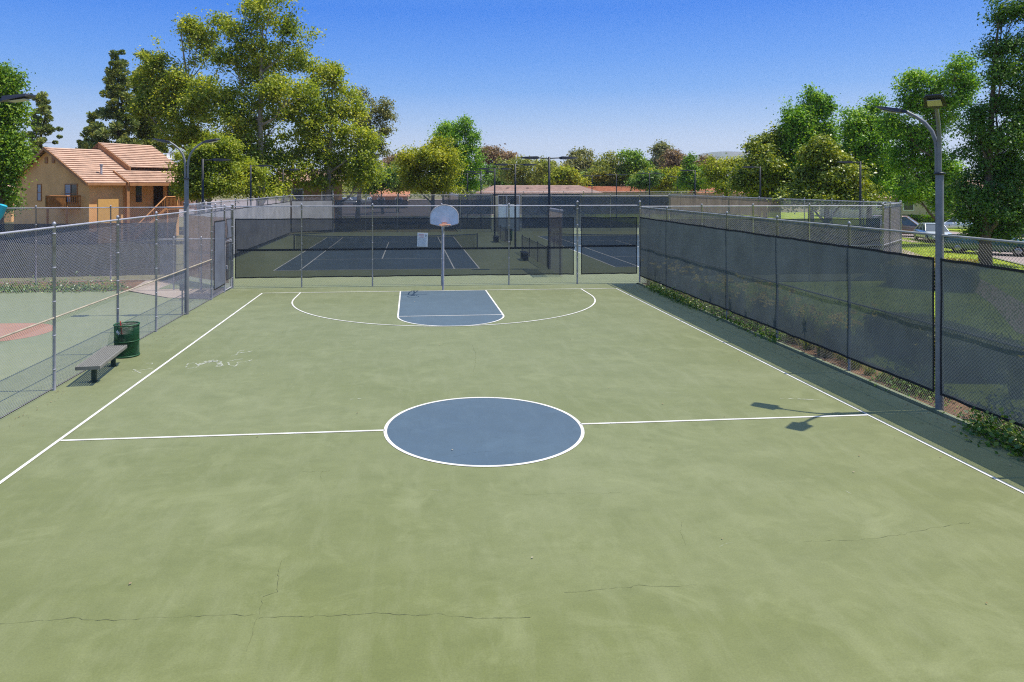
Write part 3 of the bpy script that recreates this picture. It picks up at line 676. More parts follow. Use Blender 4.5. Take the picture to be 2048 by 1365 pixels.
# ------------------------------------------------------------------ hoop, sign, bench, bin, nets
hp = thing('basketball_hoop', 'basketball hoop with white fan-shaped backboard on one steel pole', 'basketball hoop', (0, 17.24, 0))
MB().lathe([(.047, -.05), (.045, 2.95), (.035, 2.98), (0, 2.985)], (0, 0, 0), 14).build('pole', M['galv'], hp)
ex = MB()
for x in (-.11, .11): ex.tube([(x*.3, -.02, 2.9), (x, -.6, 3.05), (x, -1.08, 3.1)], .028, 8)
ex.tube([(0, -.02, 2.45), (0, -.7, 2.75), (0, -1.08, 3.0)], .026, 8); ex.box((0, -1.1, 3.05), (.4, .03, .4)); ex.build('support_arm', M['galv'], hp)
prof = [(-.13, 2.83), (.13, 2.83), (.55, 2.935), (.58, 2.96), (.59, 3.0)]
prof += [(.59*math.cos(a), 3.22+.50*math.sin(a)) for a in np.linspace(0, math.pi, 30)]+[(-.59, 3.0), (-.58, 2.96), (-.55, 2.935)]
k = len(prof); bbm = MB(); bbm.add([(x, -1.18, z) for x, z in prof]+[(x, -1.135, z) for x, z in prof], [tuple(range(k)), tuple(range(2*k-1, k-1, -1))]+[(i, k+i, k+(i+1) % k, (i+1) % k) for i in range(k)])
bbo = bbm.build('backboard', M['bb'], hp)
cx, cz = 0, 3.2; ed = MB(); pr_ = [Vector((x, -1.19, z)) for x, z in prof]; ed.tube(pr_+[pr_[0]], .014, 6); ed.build('backboard_edge', simple('worn edge trim', (.62, .55, .52), .6), bbo)
rm = MB(); rc = Vector((0, -1.63, 2.93))
rm.tube([rc+Vector((.23*math.cos(a), .23*math.sin(a), 0)) for a in np.linspace(0, 2*math.pi, 33)], .013, 8, cap=False); rm.tube([rc+Vector((.215*math.cos(a), .215*math.sin(a), -.05)) for a in np.linspace(0, 2*math.pi, 33)], .008, 6, cap=False)
rm.box((0, -1.21, 2.93), (.22, .05, .14)); rm.box((0, -1.31, 2.93), (.16, .2, .02))
for s in (-1, 1): rm.tube([(s*.1, -1.22, 2.85), (s*.16, -1.45, 2.92)], .012, 6)
for a in np.linspace(0, 2*math.pi, 13)[:-1]: rm.tube([rc+Vector((.225*math.cos(a), .225*math.sin(a), -.008)), rc+Vector((.218*math.cos(a), .218*math.sin(a), -.06))], .006, 5)
rm.build('rim', M['orange'], hp)

sg = thing('notice_sign', 'white notice board with red heading tied to the baseline fence left of the hoop', 'sign', tuple(at(845, 31.55, 480)-Vector((0, .02, 0))))
sg.rotation_euler = (0, math.radians(2), 0)
MB().bbox((0, 0, 0), (.47, .012, .62), .006).build('plate', M['white'], sg)
rd = MB(); rr = random.Random(3)
for z, x0, x1, h in ((.235, -.16, .06, .035), (.175, -.19, .06, .035), (.115, -.15, .06, .03)):
    x = x0
    while x < x1:
        wd = rr.uniform(.012, .022); rd.box((x+wd/2, -.008, z), (wd*.55, .003, h)); 
        if rr.random() < .6: rd.box((x+wd/2+.004, -.008, z+rr.choice((-h/2, 0, h/2))*.85), (wd, .0031, h*.22))
        x += wd+.006
rd.build('heading', simple('red lettering', (.55, .12, .16), .6), sg)
tx = MB()
for z in np.arange(.06, -.28, -.028):
    x = -.18
    while x < rr.uniform(.08, .19):
        wd = rr.uniform(.006, .04); tx.box((x+wd/2, -.008, z), (wd, .003, rr.uniform(.006, .012))); x += wd+rr.uniform(.006, .016)
tx.build('small_print', simple('grey lettering', (.33, .38, .45), .6), sg)
ic = MB(); ic.lathe([(.0, -.009), (.02, -.009), (.02, -.007), (0, -.007)], (.145, 0, .215), 10, axis='y'); ic.box((.148, -.008, .175), (.04, .003, .06), Matrix.Rotation(.35, 3, 'Y')); ic.build('icon', simple('black pictogram', (.02, .03, .06), .6), sg)

# bench
bn = thing('park_bench', 'backless grey-green slatted metal bench beside the left fence', 'bench', (-8.76, 4.56, 0))
bn.rotation_euler = (0, 0, .11)
bs = MB(); 
for i in range(9): bs.bbox((-.215+i*.053, 0, .425), (.034, 2.1, .03), .006)
bs.build('seat', M['bench'], bn)
bf = MB()
for x in (-.25, .25): bf.bbox((x, 0, .405), (.025, 2.14, .085), .008)
for y in (-1.065, 1.065): bf.bbox((0, y, .405), (.475, .012, .083), .004)
for y in (-.7, 0, .7): bf.box((0, y, .40), (.475, .03, .018))
bf.build('seat_frame', M['bench'], bn)
for y in (-.72, .72):
    lg = MB(); lg.bbox((.03, y, .19), (.10, .10, .38), .008); lg.box((.03, y, .385), (.3, .08, .02)); lg.bbox((.03, y, .006), (.22, .18, .012), .004); lg.build('leg', M['bench_leg'], bn)
# bin of expanded metal
bi = thing('trash_bin', 'round dark green expanded-metal trash bin behind the bench end', 'trash can', (-8.90, 6.35, 0))
sh = MB(); R0 = .30; Hb = .84; n_ = 64
for s in (1, -1):
    for k_ in range(n_):
        pts = []
        for j in range(0, 22):
            a = 2*math.pi*k_/n_+s*j*.085; pts.append((R0*math.cos(a), R0*math.sin(a), .05+j*(Hb-.08)/21))
        sh.tube(pts, .0052, 4, cap=False, smooth=False)
sh.build('mesh_wall', M['bin'], bi)
rn = MB()
for z in (.03, Hb*.5, Hb): rn.tube([((R0+.006)*math.cos(a), (R0+.006)*math.sin(a), z) for a in np.linspace(0, 2*math.pi, 41)], .02 if z != Hb*.5 else .011, 6, cap=False)
rn.build('ring', M['bin'], bi)
ln_ = MB(); ln_.lathe([(.0, .05), (.27, .05), (.275, .62), (.265, .62), (.255, .06)], (0, 0, 0), 24); ln_.build('liner', simple('black liner', (.012, .02, .015), .6), bi)
mk = MB()
for (a, z, a2, z2) in ((-2.15, .72, -2.0, .66), (-2.1, .66, -1.95, .74), (-2.0, .70, -1.85, .62), (-1.95, .74, -1.9, .64), (-1.9, .68, -1.75, .66), (-2.12, .69, -1.8, .70)):
    mk.tube([((R0+.012)*math.cos(a+(a2-a)*q), (R0+.012)*math.sin(a+(a2-a)*q), z+(z2-z)*q) for q in (0, .5, 1)], .007, 4)
mk.build('scribble', M['white'], bi)
stk = MB().tube([(-.02, -.24, .5), (-.045, -.31, .98)], .016, 6).build('stick', M['redp']); stk.location = bi.location
tag(stk, 'short red stick poking up out of the green bin', 'stick')
# turquoise padded post of the left court's own hoop
tp = thing('padded_post', 'turquoise padded hoop post leaning in at the left picture edge', 'post', (-14.7, 8.2, 0))
MB().tube([(0, 0, 0), (.1, 0, 1.2), (.75, 0, 2.6), (1.55, .05, 3.7), (1.66, .05, 3.96)], [.1, .1, .11, .11, .105], 12).build('pad', M['teal'], tp)
# tennis nets
def net(cx, y, label):
    o = thing('tennis_net', label, 'tennis net', (cx, y, 0), 'tennis nets'); wd = 6.45
    for s in (-1, 1): MB().lathe([(.045, -.02), (.045, 1.1), (0, 1.12)], (s*wd, 0, 0), 8).build('post', M['black'], o)
    m = MB(); vs = []; k = 24
    for i in range(k+1):
        x = -wd+.12+(2*wd-.24)*i/k; zt = 1.05-.13*(1-(2*i/k-1)**2); vs += [(x, 0, .05), (x, 0, zt)]
    m.add(vs, [(2*i, 2*i+2, 2*i+3, 2*i+1) for i in range(k)]); m.build('netting', M['net'], o)
    t = MB(); vs = []
    for i in range(k+1):
        x = -wd+.06+(2*wd-.12)*i/k; zt = 1.06-.13*(1-(2*i/k-1)**2); vs += [(x, -.01, zt-.06), (x, -.01, zt), (x, .01, zt), (x, .01, zt-.06)]
    t.add(vs, [(4*i+j, 4*i+4+j, 4*i+4+(j+1) % 4, 4*i+(j+1) % 4) for i in range(k) for j in range(4)]); t.build('headband', simple('net headband', (.30, .32, .33), .8), o)
    return o
nt1 = net(-3.1, 37.1, 'tennis net across the left blue court behind the hoop')
dup(nt1, (15.4, 37.1, 0), 0, 'tennis net across the right blue court beyond the divider')
dup(nt1, (15.4, 74, 0), 0, 'far tennis net on the second row right court')
# benches and bin between the tennis courts
def tbench(loc, label):
    o = thing('court_bench', label, 'bench', loc, 'dark benches between the tennis courts')
    m = MB()
    for i in range(4): m.bbox((-.15+i*.1, 0, .45), (.08, 1.5, .04), .006)
    m.build('seat', M['black'], o)
    for y in (-.55, .55): MB().bbox((0, y, .21), (.3, .06, .42), .006).build('leg', M['black'], o)
    return o
tbo = tbench((5.5, 29.2, 0), 'dark bench beside the nearest low divider fence'); dup(tbo, (5.4, 42.8, 0), 0, 'dark bench beside the farther low divider fence')
b2 = thing('court_bin', 'dark green drum bin at the far divider fence between tennis courts', 'trash can', (6.6, 44.0, 0))
MB().lathe([(0, .02), (.3, .02), (.31, .9), (.28, .92), (.26, .3), (0, .28)], (0, 0, 0), 16).build('drum', M['bin'], b2); MB().lathe([(.3, .9), (.33, .9), (.33, .95), (.28, .95)], (0, 0, 0), 16).build('rim', M['black'], b2)

# ------------------------------------------------------------------ plants
def leaves(centers, size, outward=None, up=.6, out_w=.6, rnd=.75, aspect=.55, seed=0, fold=.15):
    """one quad per centre, folded along its midrib; returns verts and faces arrays"""
    r = np.random.default_rng(seed); n = len(centers)
    nr = r.normal(size=(n, 3))*rnd; nr[:, 2] += up
    if outward is not None: nr += outward*out_w
    nr /= np.linalg.norm(nr, axis=1, keepdims=True)+1e-9
    t = r.normal(size=(n, 3)); t -= nr*np.sum(t*nr, axis=1, keepdims=True); t /= np.linalg.norm(t, axis=1, keepdims=True)+1e-9
    b = np.cross(nr, t); s = size*r.uniform(.65, 1.3, (n, 1))
    V = np.empty((n, 4, 3)); V[:, 0] = centers-t*s*.5; V[:, 1] = centers+b*s*.5*aspect+nr*s*fold; V[:, 2] = centers+t*s*.5; V[:, 3] = centers-b*s*.5*aspect+nr*s*fold
    return V.reshape(-1, 3)
def quads_obj(name, V, mat, parent=None, off=None):
    V = np.asarray(V, dtype=np.float32)
    if off is not None: V = V-np.asarray(off, dtype=np.float32)
    n = len(V)//4; me = bpy.data.meshes.new(name); me.vertices.add(n*4); me.vertices.foreach_set('co', V.ravel())
    me.loops.add(n*4); me.loops.foreach_set('vertex_index', np.arange(n*4, dtype=np.int32))
    me.polygons.add(n); me.polygons.foreach_set('loop_start', np.arange(0, n*4, 4, dtype=np.int32)); me.polygons.foreach_set('loop_total', np.full(n, 4, dtype=np.int32))
    me.materials.append(mat); me.update(calc_edges=True)
    return link(name, me, parent)
def crown_points(blobs, nclump, per, cr, seed, flat=.65, shell=2.4, ncore=0):
    """blobs: (centre xyz, rx, ry, rz). leaf clumps over and inside each blob, drawn at random so the sky shows through"""
    r = np.random.default_rng(seed)
    wts = np.array([(b[1]*b[2]*b[3])**(2/3) for b in blobs]); wts[:ncore] *= .45; wts /= wts.sum(); P = []; O = []
    for b, wt in zip(blobs, wts):
        k = max(3, int(nclump*wt)); d = r.normal(size=(k, 3)); d /= np.linalg.norm(d, axis=1, keepdims=True)
        lump = 1+.22*np.sin(d[:, 0]*5+seed)+.18*np.sin(d[:, 1]*6+d[:, 2]*7+seed*2)
        rad = r.uniform(0.12, 1, (k, 1))**(1/shell)*lump[:, None]
        c = np.array(b[0])+d*rad*np.array([b[1], b[2], b[3]])
        csz = cr*r.uniform(.55, 1.35, (k, 1))
        m = r.integers(int(per*.5), int(per*1.5)+1, k)
        idx = np.repeat(np.arange(k), m); q = r.normal(size=(len(idx), 3))*.5; q[:, 2] *= flat
        q[:, 2] -= .18*np.sum(q[:, :2]**2, axis=1)
        P.append(c[idx]+q*csz[idx]); oo = q*1.1+d[idx]*.5; oo /= np.linalg.norm(oo, axis=1, keepdims=True)+1e-9; O.append(oo)
    return np.concatenate(P), np.concatenate(O)
def tree(name, label, cat, u, d, blobs_px, mat, nclump, per, cr, leaf, tr=.25, bark='bark', group=None, seed=1, trunk_top=None, dd=.8, aspect=.55, lean=0, limb=True, flat=.65, shell=2.4, base_d=None):
    base = at(u, base_d or d); base.z = 0; r = random.Random(seed)
    o = wthing(name, label, cat, base, group); bl = []
    for q in blobs_px:
        bu, bv, ru, rv = q[:4]; dz = q[4] if len(q) > 4 else r.uniform(-.6, .6)*ru/F_PX*d
        c = at(bu, d+dz, bv); bl.append((np.array(c), ru/F_PX*d, ru/F_PX*d*dd, rv/F_PX*d))
    kids = []; r2 = np.random.default_rng(seed+500)
    for b in bl:                                    # each mass carries smaller masses on its outside, so the outline breaks up
        for _ in range(7):
            q = r2.normal(size=3); q /= np.linalg.norm(q); q[2] = q[2]*.8+.15; f = r2.uniform(.62, .98); k = r2.uniform(.28, .52)
            kids.append((b[0]+q*f*np.array(b[1:4]), b[1]*k, b[2]*k, b[3]*k*.85))
    P, O = crown_points([(b[0], b[1]*.84, b[2]*.84, b[3]*.84) for b in bl]+kids, int(nclump*1.6), int(per*1.05), cr*.82, seed, flat, shell+.8, len(bl))
    keep = P[:, 2] > .5; P, O = P[keep], O[keep]
    quads_obj('crown', leaves(P, leaf*.82, O, seed=seed, aspect=aspect), M[mat], o, base)
    cc = sum((b[0] for b in bl), np.zeros(3))/len(bl); zt = trunk_top or max(b[0][2] for b in bl)
    tm = MB(); n = 8; ax = []
    for i in range(n+1):
        f = i/n; p = Vector((base.x+(cc[0]-base.x)*f**1.5+r.uniform(-.1, .1)*f, base.y+(cc[1]-base.y)*f**1.5, zt*f*.95)); ax.append(p)
    tm.tube(ax, [tr*(1.25 if i == 0 else 1)*(1-.85*i/n) for i in range(n+1)], 10)
    if limb:
        for b in bl:
            e = Vector(b[0]); f = max(.18, min(.8, (e.z-.35*abs(e.x-ax[0].x)-.8)/max(zt, .1))); s0 = ax[min(n-1, int(f*n))]
            if (e-s0).length < .6: continue
            mid = s0.lerp(e, .5)+Vector((r.uniform(-.3, .3), r.uniform(-.3, .3), -.1*(e-s0).length)); r0 = tr*(1-.85*f)*.62
            tm.tube([s0, s0.lerp(mid, .5), mid, mid.lerp(e, .6), e+Vector((0, 0, b[3]*.5))], [r0, r0*.8, r0*.6, r0*.4, r0*.12], 7)
            for _ in range(4):
                q = e+Vector((r.uniform(-.8, .8)*b[1], r.uniform(-.8, .8)*b[2], r.uniform(-.5, .8)*b[3])); s1 = mid.lerp(e, r.uniform(.1, .9))
                tm.tube([s1, s1.lerp(q, .5)+Vector((0, 0, .1)), q], [r0*.35, r0*.22, r0*.06], 5)
    tm.build('trunk', M[bark], o)
    return o
def pine(label, u, d, vtop, vbot, hw, seed, n=150, group='pines behind the tan house'):
    base = at(u, d); base.z = 0; o = wthing('pine_tree', label, 'pine tree', base, group); r = np.random.default_rng(seed)
    zt = at(u, d, vtop).z; zb = at(u, d, vbot).z; R = hw/F_PX*d; C_ = []
    tiers = max(8, int((zt-zb)/.8))
    for k in range(tiers+1):
        f = k/tiers; z = zt-(zt-zb)*f; rad = R*(.14+.86*f**.75)*r.uniform(.7, 1.2); m = int(3+9*f)
        for j in range(m):
            a = r.uniform(0, 2*math.pi); q = (.15+.85*r.random()**.7)*rad
            C_.append((base.x+q*math.cos(a), base.y+q*math.sin(a), z-.1*q+r.uniform(-.6, .6)))
    C_ = np.array(C_); per = 110; cs = np.repeat(C_, per, 0); q = r.normal(size=cs.shape); q /= np.linalg.norm(q, axis=1, keepdims=True); q[:, 2] = q[:, 2]*.75+.15
    cl = np.repeat(r.uniform(.5, 1.1, len(C_)), per)[:, None]*max(.6, R*.27)
    # needles radiate from the twig: thin blades whose long axis points outwards
    tip = cs+q*cl; root = cs+q*cl*.25; sd = np.cross(q, r.normal(size=q.shape)); sd /= np.linalg.norm(sd, axis=1, keepdims=True); w_ = .06
    V = np.stack([root-sd*w_*.6, tip-sd*w_, tip+sd*w_, root+sd*w_*.6], 1).reshape(-1, 3)
    quads_obj('crown', V, M['pine'], o, base)
    tm = MB(); tm.tube([(base.x, base.y, 0), (base.x, base.y, zt*.5), (base.x, base.y, zt*.97)], [.3, .2, .04], 8)
    for c in C_[::2]: tm.tube([(base.x, base.y, c[2]-.1), tuple(c)], [.05, .02], 5)
    tm.build('trunk', M['bark'], o); return o

# --- left group
tree('sycamore_tree', 'tall sycamore behind the house roof, left crown of the big group', 'tree', 400, 73, [(312, 112, 22, 36), (300, 165, 28, 38), (350, 160, 42, 42), (395, 95, 32, 46), (330, 220, 48, 48), (400, 215, 56, 56), (350, 270, 42, 36), (430, 300, 60, 44), (285, 215, 20, 28), (440, 55, 18, 28), (380, 50, 12, 14)], 'syc', 640, 34, 1.1, .36, .34, 'bark_pale', 'sycamores behind the tennis courts', 3)
tree('sycamore_tree', 'low spreading sycamore overlapping the right end of the house', 'tree', 420, 57, [(405, 325, 44, 32), (378, 352, 34, 30), (440, 300, 38, 30), (360, 325, 14, 20), (445, 360, 48, 30), (395, 382, 44, 18), (480, 345, 40, 36)], 'syc', 380, 36, .8, .27, .24, 'bark_pale', 'sycamores behind the tennis courts', 4, dd=.5)
tree('sycamore_tree', 'tallest sycamore, its top cut by the upper picture edge', 'tree', 520, 68, [(540, 20, 54, 34), (500, 70, 42, 40), (590, 75, 38, 40), (548, 112, 72, 44), (470, 140, 44, 44), (500, 190, 72, 50), (575, 200, 54, 54), (455, 250, 54, 50), (530, 270, 72, 54), (490, 330, 66, 40), (560, 340, 56, 40), (530, 375, 80, 20)], 'syc', 760, 34, 1.15, .36, .42, 'bark_pale', 'sycamores behind the tennis courts', 5)
tree('sycamore_tree', 'yellowish sycamore at the right end of the big group', 'tree', 655, 72, [(640, 160, 38, 34), (690, 210, 44, 46), (620, 220, 54, 50), (660, 265, 64, 46), (725, 290, 36, 42), (610, 310, 46, 42), (690, 335, 56, 38), (730, 345, 32, 34), (640, 365, 40, 22), (672, 140, 12, 12)], 'syc', 560, 34, 1.15, .36, .35, 'bark_pale', 'sycamores behind the tennis courts', 8)
tree('gum_tree', 'sparse gum tree with small dark clumps poking out right of the sycamores', 'tree', 715, 88, [(712, 195, 20, 24), (757, 212, 24, 18), (772, 235, 14, 14), (764, 262, 14, 16), (735, 245, 24, 22), (752, 300, 22, 20), (735, 285, 26, 24)], 'eucg', 150, 36, .95, .34, .3, 'bark_pale', None, 11)
pine('tall dense pine left of the sycamores, its tip highest', 236, 76, 108, 305, 52, 21)
pine('second pine half hidden behind the sycamore edge', 292, 80, 118, 310, 55, 22)
pine('lone slim pine at the far left beside the leafy tree', 82, 84, 190, 305, 42, 23)
pine('low bushy pine just over the house ridge', 186, 78, 240, 305, 30, 24)
tree('leafy_tree', 'bright leafy tree cut by the left picture edge', 'tree', 0, 48, [(10, 160, 28, 36), (24, 178, 18, 20), (10, 225, 36, 42), (-25, 200, 50, 80), (-4, 290, 42, 46), (8, 335, 24, 30), (-30, 320, 60, 70), (0, 375, 32, 40)], 'green', 520, 36, .85, .26, .28, 'bark', None, 31)
tree('leafy_bush', 'dark shrub at the left corner of the tan house', 'shrub', 12, 52, [(10, 405, 22, 22), (-15, 410, 30, 25)], 'dkgreen', 60, 36, .7, .2, .08, 'bark', None, 32)
# --- middle
tree('round_tree', 'round yellow-green tree straight above the backboard', 'tree', 866, 86, [(832, 318, 28, 28), (870, 312, 42, 28), (905, 335, 32, 40), (850, 345, 50, 38), (885, 365, 45, 30), (825, 360, 24, 30), (880, 290, 22, 14)], 'yell', 420, 36, 1.1, .36, .3, 'bark', None, 41)
tree('dark_tree', 'taller deep green tree right behind the round one', 'tree', 918, 100, [(905, 262, 28, 26), (940, 278, 16, 24), (898, 300, 36, 36), (940, 318, 26, 36), (912, 345, 45, 36), (948, 360, 16, 26), (885, 270, 12, 18), (930, 250, 14, 14)], 'gum', 420, 36, 1.2, .36, .35, 'bark', None, 42)
MIDT = [('brownish umbrella-shaped gum tree behind the first lamp heads', 990, 175, [(985, 308, 26, 14), (1010, 318, 22, 12), (968, 318, 14, 12), (995, 335, 20, 16)], 'euc'),
        ('green tree behind the double lamp nearest the tan roof', 1045, 140, [(1040, 330, 34, 18), (1020, 345, 28, 22), (1075, 345, 26, 20), (1050, 360, 40, 14)], 'olive'),
        ('dark bushy tree left of the tan roof ridge', 1000, 150, [(990, 350, 26, 20), (1010, 362, 26, 14)], 'dkgreen'),
        ('bright yellow-green tree over the tan roof', 1128, 130, [(1125, 352, 26, 14), (1142, 364, 24, 12), (1112, 362, 16, 12)], 'yell'),
        ('brown-topped gum tree just right of the tall lamp heads', 1160, 160, [(1162, 312, 20, 12), (1150, 330, 20, 18), (1172, 340, 18, 22), (1150, 355, 22, 18)], 'eucg'),
        ('pale olive tree between the lamp heads and the gum tree', 1095, 150, [(1090, 335, 22, 16), (1100, 352, 24, 18), (1075, 352, 18, 16)], 'olive'),
        ('tall green tree left of the grey gable', 1210, 135, [(1215, 322, 24, 18), (1232, 335, 24, 22), (1205, 350, 26, 20), (1225, 362, 24, 14)], 'olive'),
        ('green tree right behind the grey gable', 1265, 135, [(1262, 318, 22, 16), (1278, 335, 22, 24), (1255, 345, 22, 20), (1268, 365, 26, 16)], 'green'),
        ('slender gum with two small high clumps on the skyline', 1322, 180, [(1318, 298, 18, 8), (1332, 305, 10, 7), (1322, 322, 26, 12), (1310, 335, 18, 16), (1335, 335, 14, 14)], 'eucg'),
        ('reddish gum tree beside the slender gum', 1350, 165, [(1352, 318, 20, 12), (1365, 330, 18, 14), (1345, 340, 22, 16), (1372, 345, 14, 14)], 'euc'),
        ('wide bright yellow-green tree above the second row fence', 1325, 125, [(1310, 350, 26, 14), (1340, 356, 28, 16), (1292, 360, 20, 14), (1325, 372, 34, 12)], 'yell'),
        ('bright green tree with upright tufts on top', 1388, 112, [(1380, 328, 7, 16), (1385, 345, 16, 14), (1375, 365, 22, 18), (1398, 362, 20, 20), (1400, 348, 10, 12)], 'green'),
        ('reddish brown gum behind the olive tree', 1415, 165, [(1412, 325, 20, 12), (1425, 335, 18, 12), (1400, 338, 16, 14)], 'euc'),
        ('broad olive-yellow tree left of the glossy magnolias', 1452, 100, [(1440, 335, 30, 20), (1470, 345, 26, 26), (1425, 358, 28, 24), (1455, 372, 36, 18), (1480, 362, 20, 22)], 'yell'),
        ('orange-tinged tree low behind the yellow sycamore', 745, 150, [(742, 330, 22, 14), (730, 345, 22, 18), (755, 345, 20, 14)], 'olive'),
        ('dark green tree under the yellow sycamore edge', 765, 112, [(755, 358, 30, 22), (780, 350, 22, 20), (740, 372, 26, 16)], 'dkgreen'),
        ('loose olive tree left of the round tree', 795, 120, [(798, 345, 20, 20), (812, 362, 18, 22), (790, 368, 20, 16)], 'olive'),
        ('thin greyish gum on the skyline left of the round tree', 790, 190, [(788, 325, 16, 9), (810, 320, 16, 10), (800, 335, 20, 12)], 'euc'),
        ('small green tree behind the orange roof', 1180, 140, [(1180, 355, 14, 14), (1190, 365, 18, 12)], 'dkgreen'),
        ('dark tree at the right edge of the gable house', 1290, 120, [(1285, 365, 22, 14), (1300, 358, 16, 16)], 'dkgreen')]
for i, (lb, u, d, bl, mt) in enumerate(MIDT):
    tree('gum_tree' if mt in ('euc', 'eucg') else 'broadleaf_tree', lb, 'tree', u, d, bl, mt, 24*len(bl)+40, 32, d*.0105, d*.0042, .22, 'bark_pale' if mt in ('euc', 'eucg') else 'bark', 'trees beyond the tennis courts', 50+i)
# --- right
tree('magnolia_tree', 'glossy magnolia with an upright twin top left of the tall sweetgum', 'tree', 1530, 64, [(1512, 295, 18, 22), (1545, 290, 20, 24), (1525, 330, 38, 30), (1562, 330, 22, 40), (1505, 365, 42, 30), (1555, 375, 50, 30)], 'mag', 420, 34, .95, .34, .26, 'bark', 'magnolias by the right fence', 71)
tree('sweetgum_tree', 'tall full sweetgum with a double top between the two magnolias', 'tree', 1622, 64, [(1585, 235, 22, 36), (1625, 208, 18, 28), (1642, 215, 20, 28), (1605, 270, 42, 40), (1652, 265, 26, 45), (1590, 320, 36, 45), (1640, 320, 42, 45), (1600, 370, 50, 30)], 'gum', 620, 36, .95, .3, .3, 'bark', 'sweetgums by the right fence', 72)
tree('magnolia_tree', 'broad glossy cone-shaped magnolia standing in front of the sweetgum', 'tree', 1655, 50, [(1640, 290, 22, 18), (1648, 318, 40, 24), (1655, 350, 58, 28), (1650, 385, 75, 28), (1705, 385, 30, 22), (1600, 390, 35, 22)], 'mag', 480, 36, .8, .28, .26, 'bark', 'magnolias by the right fence', 73)
tree('sweetgum_tree', 'sweetgum with a single pointed top right of the broad magnolia', 'tree', 1738, 60, [(1748, 212, 14, 22), (1735, 245, 24, 28), (1708, 250, 18, 32), (1765, 262, 20, 26), (1730, 295, 42, 38), (1755, 330, 36, 36), (1720, 345, 32, 32), (1745, 370, 36, 24)], 'gum', 480, 36, .9, .28, .26, 'bark', 'sweetgums by the right fence', 74)
tree('sweetgum_tree', 'sweetgum behind the bright lamp lens, with a bare leaning trunk', 'tree', 1882, 53, [(1828, 162, 26, 24), (1880, 170, 16, 24), (1920, 130, 20, 30), (1925, 175, 28, 30), (1835, 205, 34, 28), (1885, 225, 42, 34), (1800, 255, 30, 30), (1850, 275, 45, 36), (1810, 320, 34, 34), (1868, 340, 48, 36), (1830, 385, 34, 26), (1880, 400, 34, 26)], 'gum', 780, 34, .85, .25, .24, 'bark', 'sweetgums by the right fence', 75, dd=.5)
tree('broadleaf_tree', 'small dark tree behind the right end of the tennis fence', 'tree', 1790, 80, [(1790, 350, 32, 26), (1800, 385, 34, 18), (1775, 370, 24, 22), (1830, 380, 24, 20)], 'dkgreen', 200, 34, .9, .3, .2, 'bark', None, 76)
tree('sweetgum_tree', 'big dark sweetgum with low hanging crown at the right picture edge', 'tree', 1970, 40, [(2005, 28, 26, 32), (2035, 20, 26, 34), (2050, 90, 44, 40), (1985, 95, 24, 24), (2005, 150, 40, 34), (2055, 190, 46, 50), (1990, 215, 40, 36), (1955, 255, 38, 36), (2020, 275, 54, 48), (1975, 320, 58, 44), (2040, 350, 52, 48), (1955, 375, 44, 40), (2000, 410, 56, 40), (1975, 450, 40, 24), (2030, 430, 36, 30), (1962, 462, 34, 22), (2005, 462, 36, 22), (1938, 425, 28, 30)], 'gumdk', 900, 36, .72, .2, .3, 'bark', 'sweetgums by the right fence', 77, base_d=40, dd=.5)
tree('broadleaf_tree', 'leafy tree beyond the street at the far right', 'tree', 2075, 80, [(2060, 380, 40, 40), (2030, 400, 26, 26), (2090, 340, 50, 50)], 'green', 150, 34, .9, .28, .2, 'bark', None, 78)

# far wood along the horizon: reads as one mass
P = []; r = np.random.default_rng(5)
for i in range(240):
    u = -250+i*10.5+r.uniform(-4, 4); d = r.uniform(205, 300); hgt = r.uniform(5.5, 9.5)*(1.0 if u < 1500 else 1.25); c = at(u, d); k = 130
    q = r.normal(size=(k, 3)); q /= np.linalg.norm(q, axis=1, keepdims=True); q *= r.uniform(.2, 1, (k, 1))**.4
    P.append(np.array([c.x, c.y, hgt*.52])+q*np.array([3.2, 2.4, hgt*.5]))
P = np.concatenate(P); wood = quads_obj('far_wood', leaves(P, 1.15, None, .6, seed=9), M['olive']); tag(wood, 'hazy line of distant trees along the horizon', 'trees', None, 'stuff')

# --- hedges, shrubs, ivy, lilies, grass
def box_hedge(label, c, size, rz, mat, n, leaf, seed, top_mat=None):
    o = thing('hedge', label, 'hedge', c, None, rz); sx, sy, sz = size
    MB().bbox((0, 0, sz/2-.03), (sx-.12, sy-.12, sz-.06), .05).build('core_or_stems', M['core'], o)  # one solid near-black core box under the leaf layer
    r = np.random.default_rng(seed); A = [sx*sy, sx*sz*2, sy*sz*2]; T = sum(A); P = []; O = []
    k = int(n*A[0]/T); P.append(np.c_[r.uniform(-sx/2, sx/2, k), r.uniform(-sy/2, sy/2, k), sz+r.normal(0, .03, k)]); O.append(np.tile([0, 0, 1.], (k, 1)))
    k = int(n*A[1]/T); s = r.choice([-1, 1], k); P.append(np.c_[r.uniform(-sx/2, sx/2, k), s*sy/2+r.normal(0, .03, k), r.uniform(0.02, sz, k)]); O.append(np.c_[0*s, s, 0*s])
    k = int(n*A[2]/T); s = r.choice([-1, 1], k); P.append(np.c_[s*sx/2+r.normal(0, .03, k), r.uniform(-sy/2, sy/2, k), r.uniform(0.02, sz, k)]); O.append(np.c_[s, 0*s, 0*s])
    if top_mat:
        quads_obj('top_growth', leaves(P[0], leaf, O[0], .2, .8, .7, seed=seed), M[top_mat], o); P, O = P[1:], O[1:]
    P = np.concatenate(P); O = np.concatenate(O)
    quads_obj('foliage', leaves(P, leaf, O, .2, .8, .7, seed=seed+1), M[mat], o); return o
box_hedge('clipped dark hedge block behind the right windscreen near the light pole', (12.2, 3.9, 0), (1.7, 4.0, .85), -.12, 'hedge', 9000, .075, 81)
box_hedge('golden-topped hedge by the angled tan fence panel', (22.6, 17.2, 0), (3.2, 4.6, 1.0), -.75, 'hedge', 5000, .12, 82, 'hedge_y')
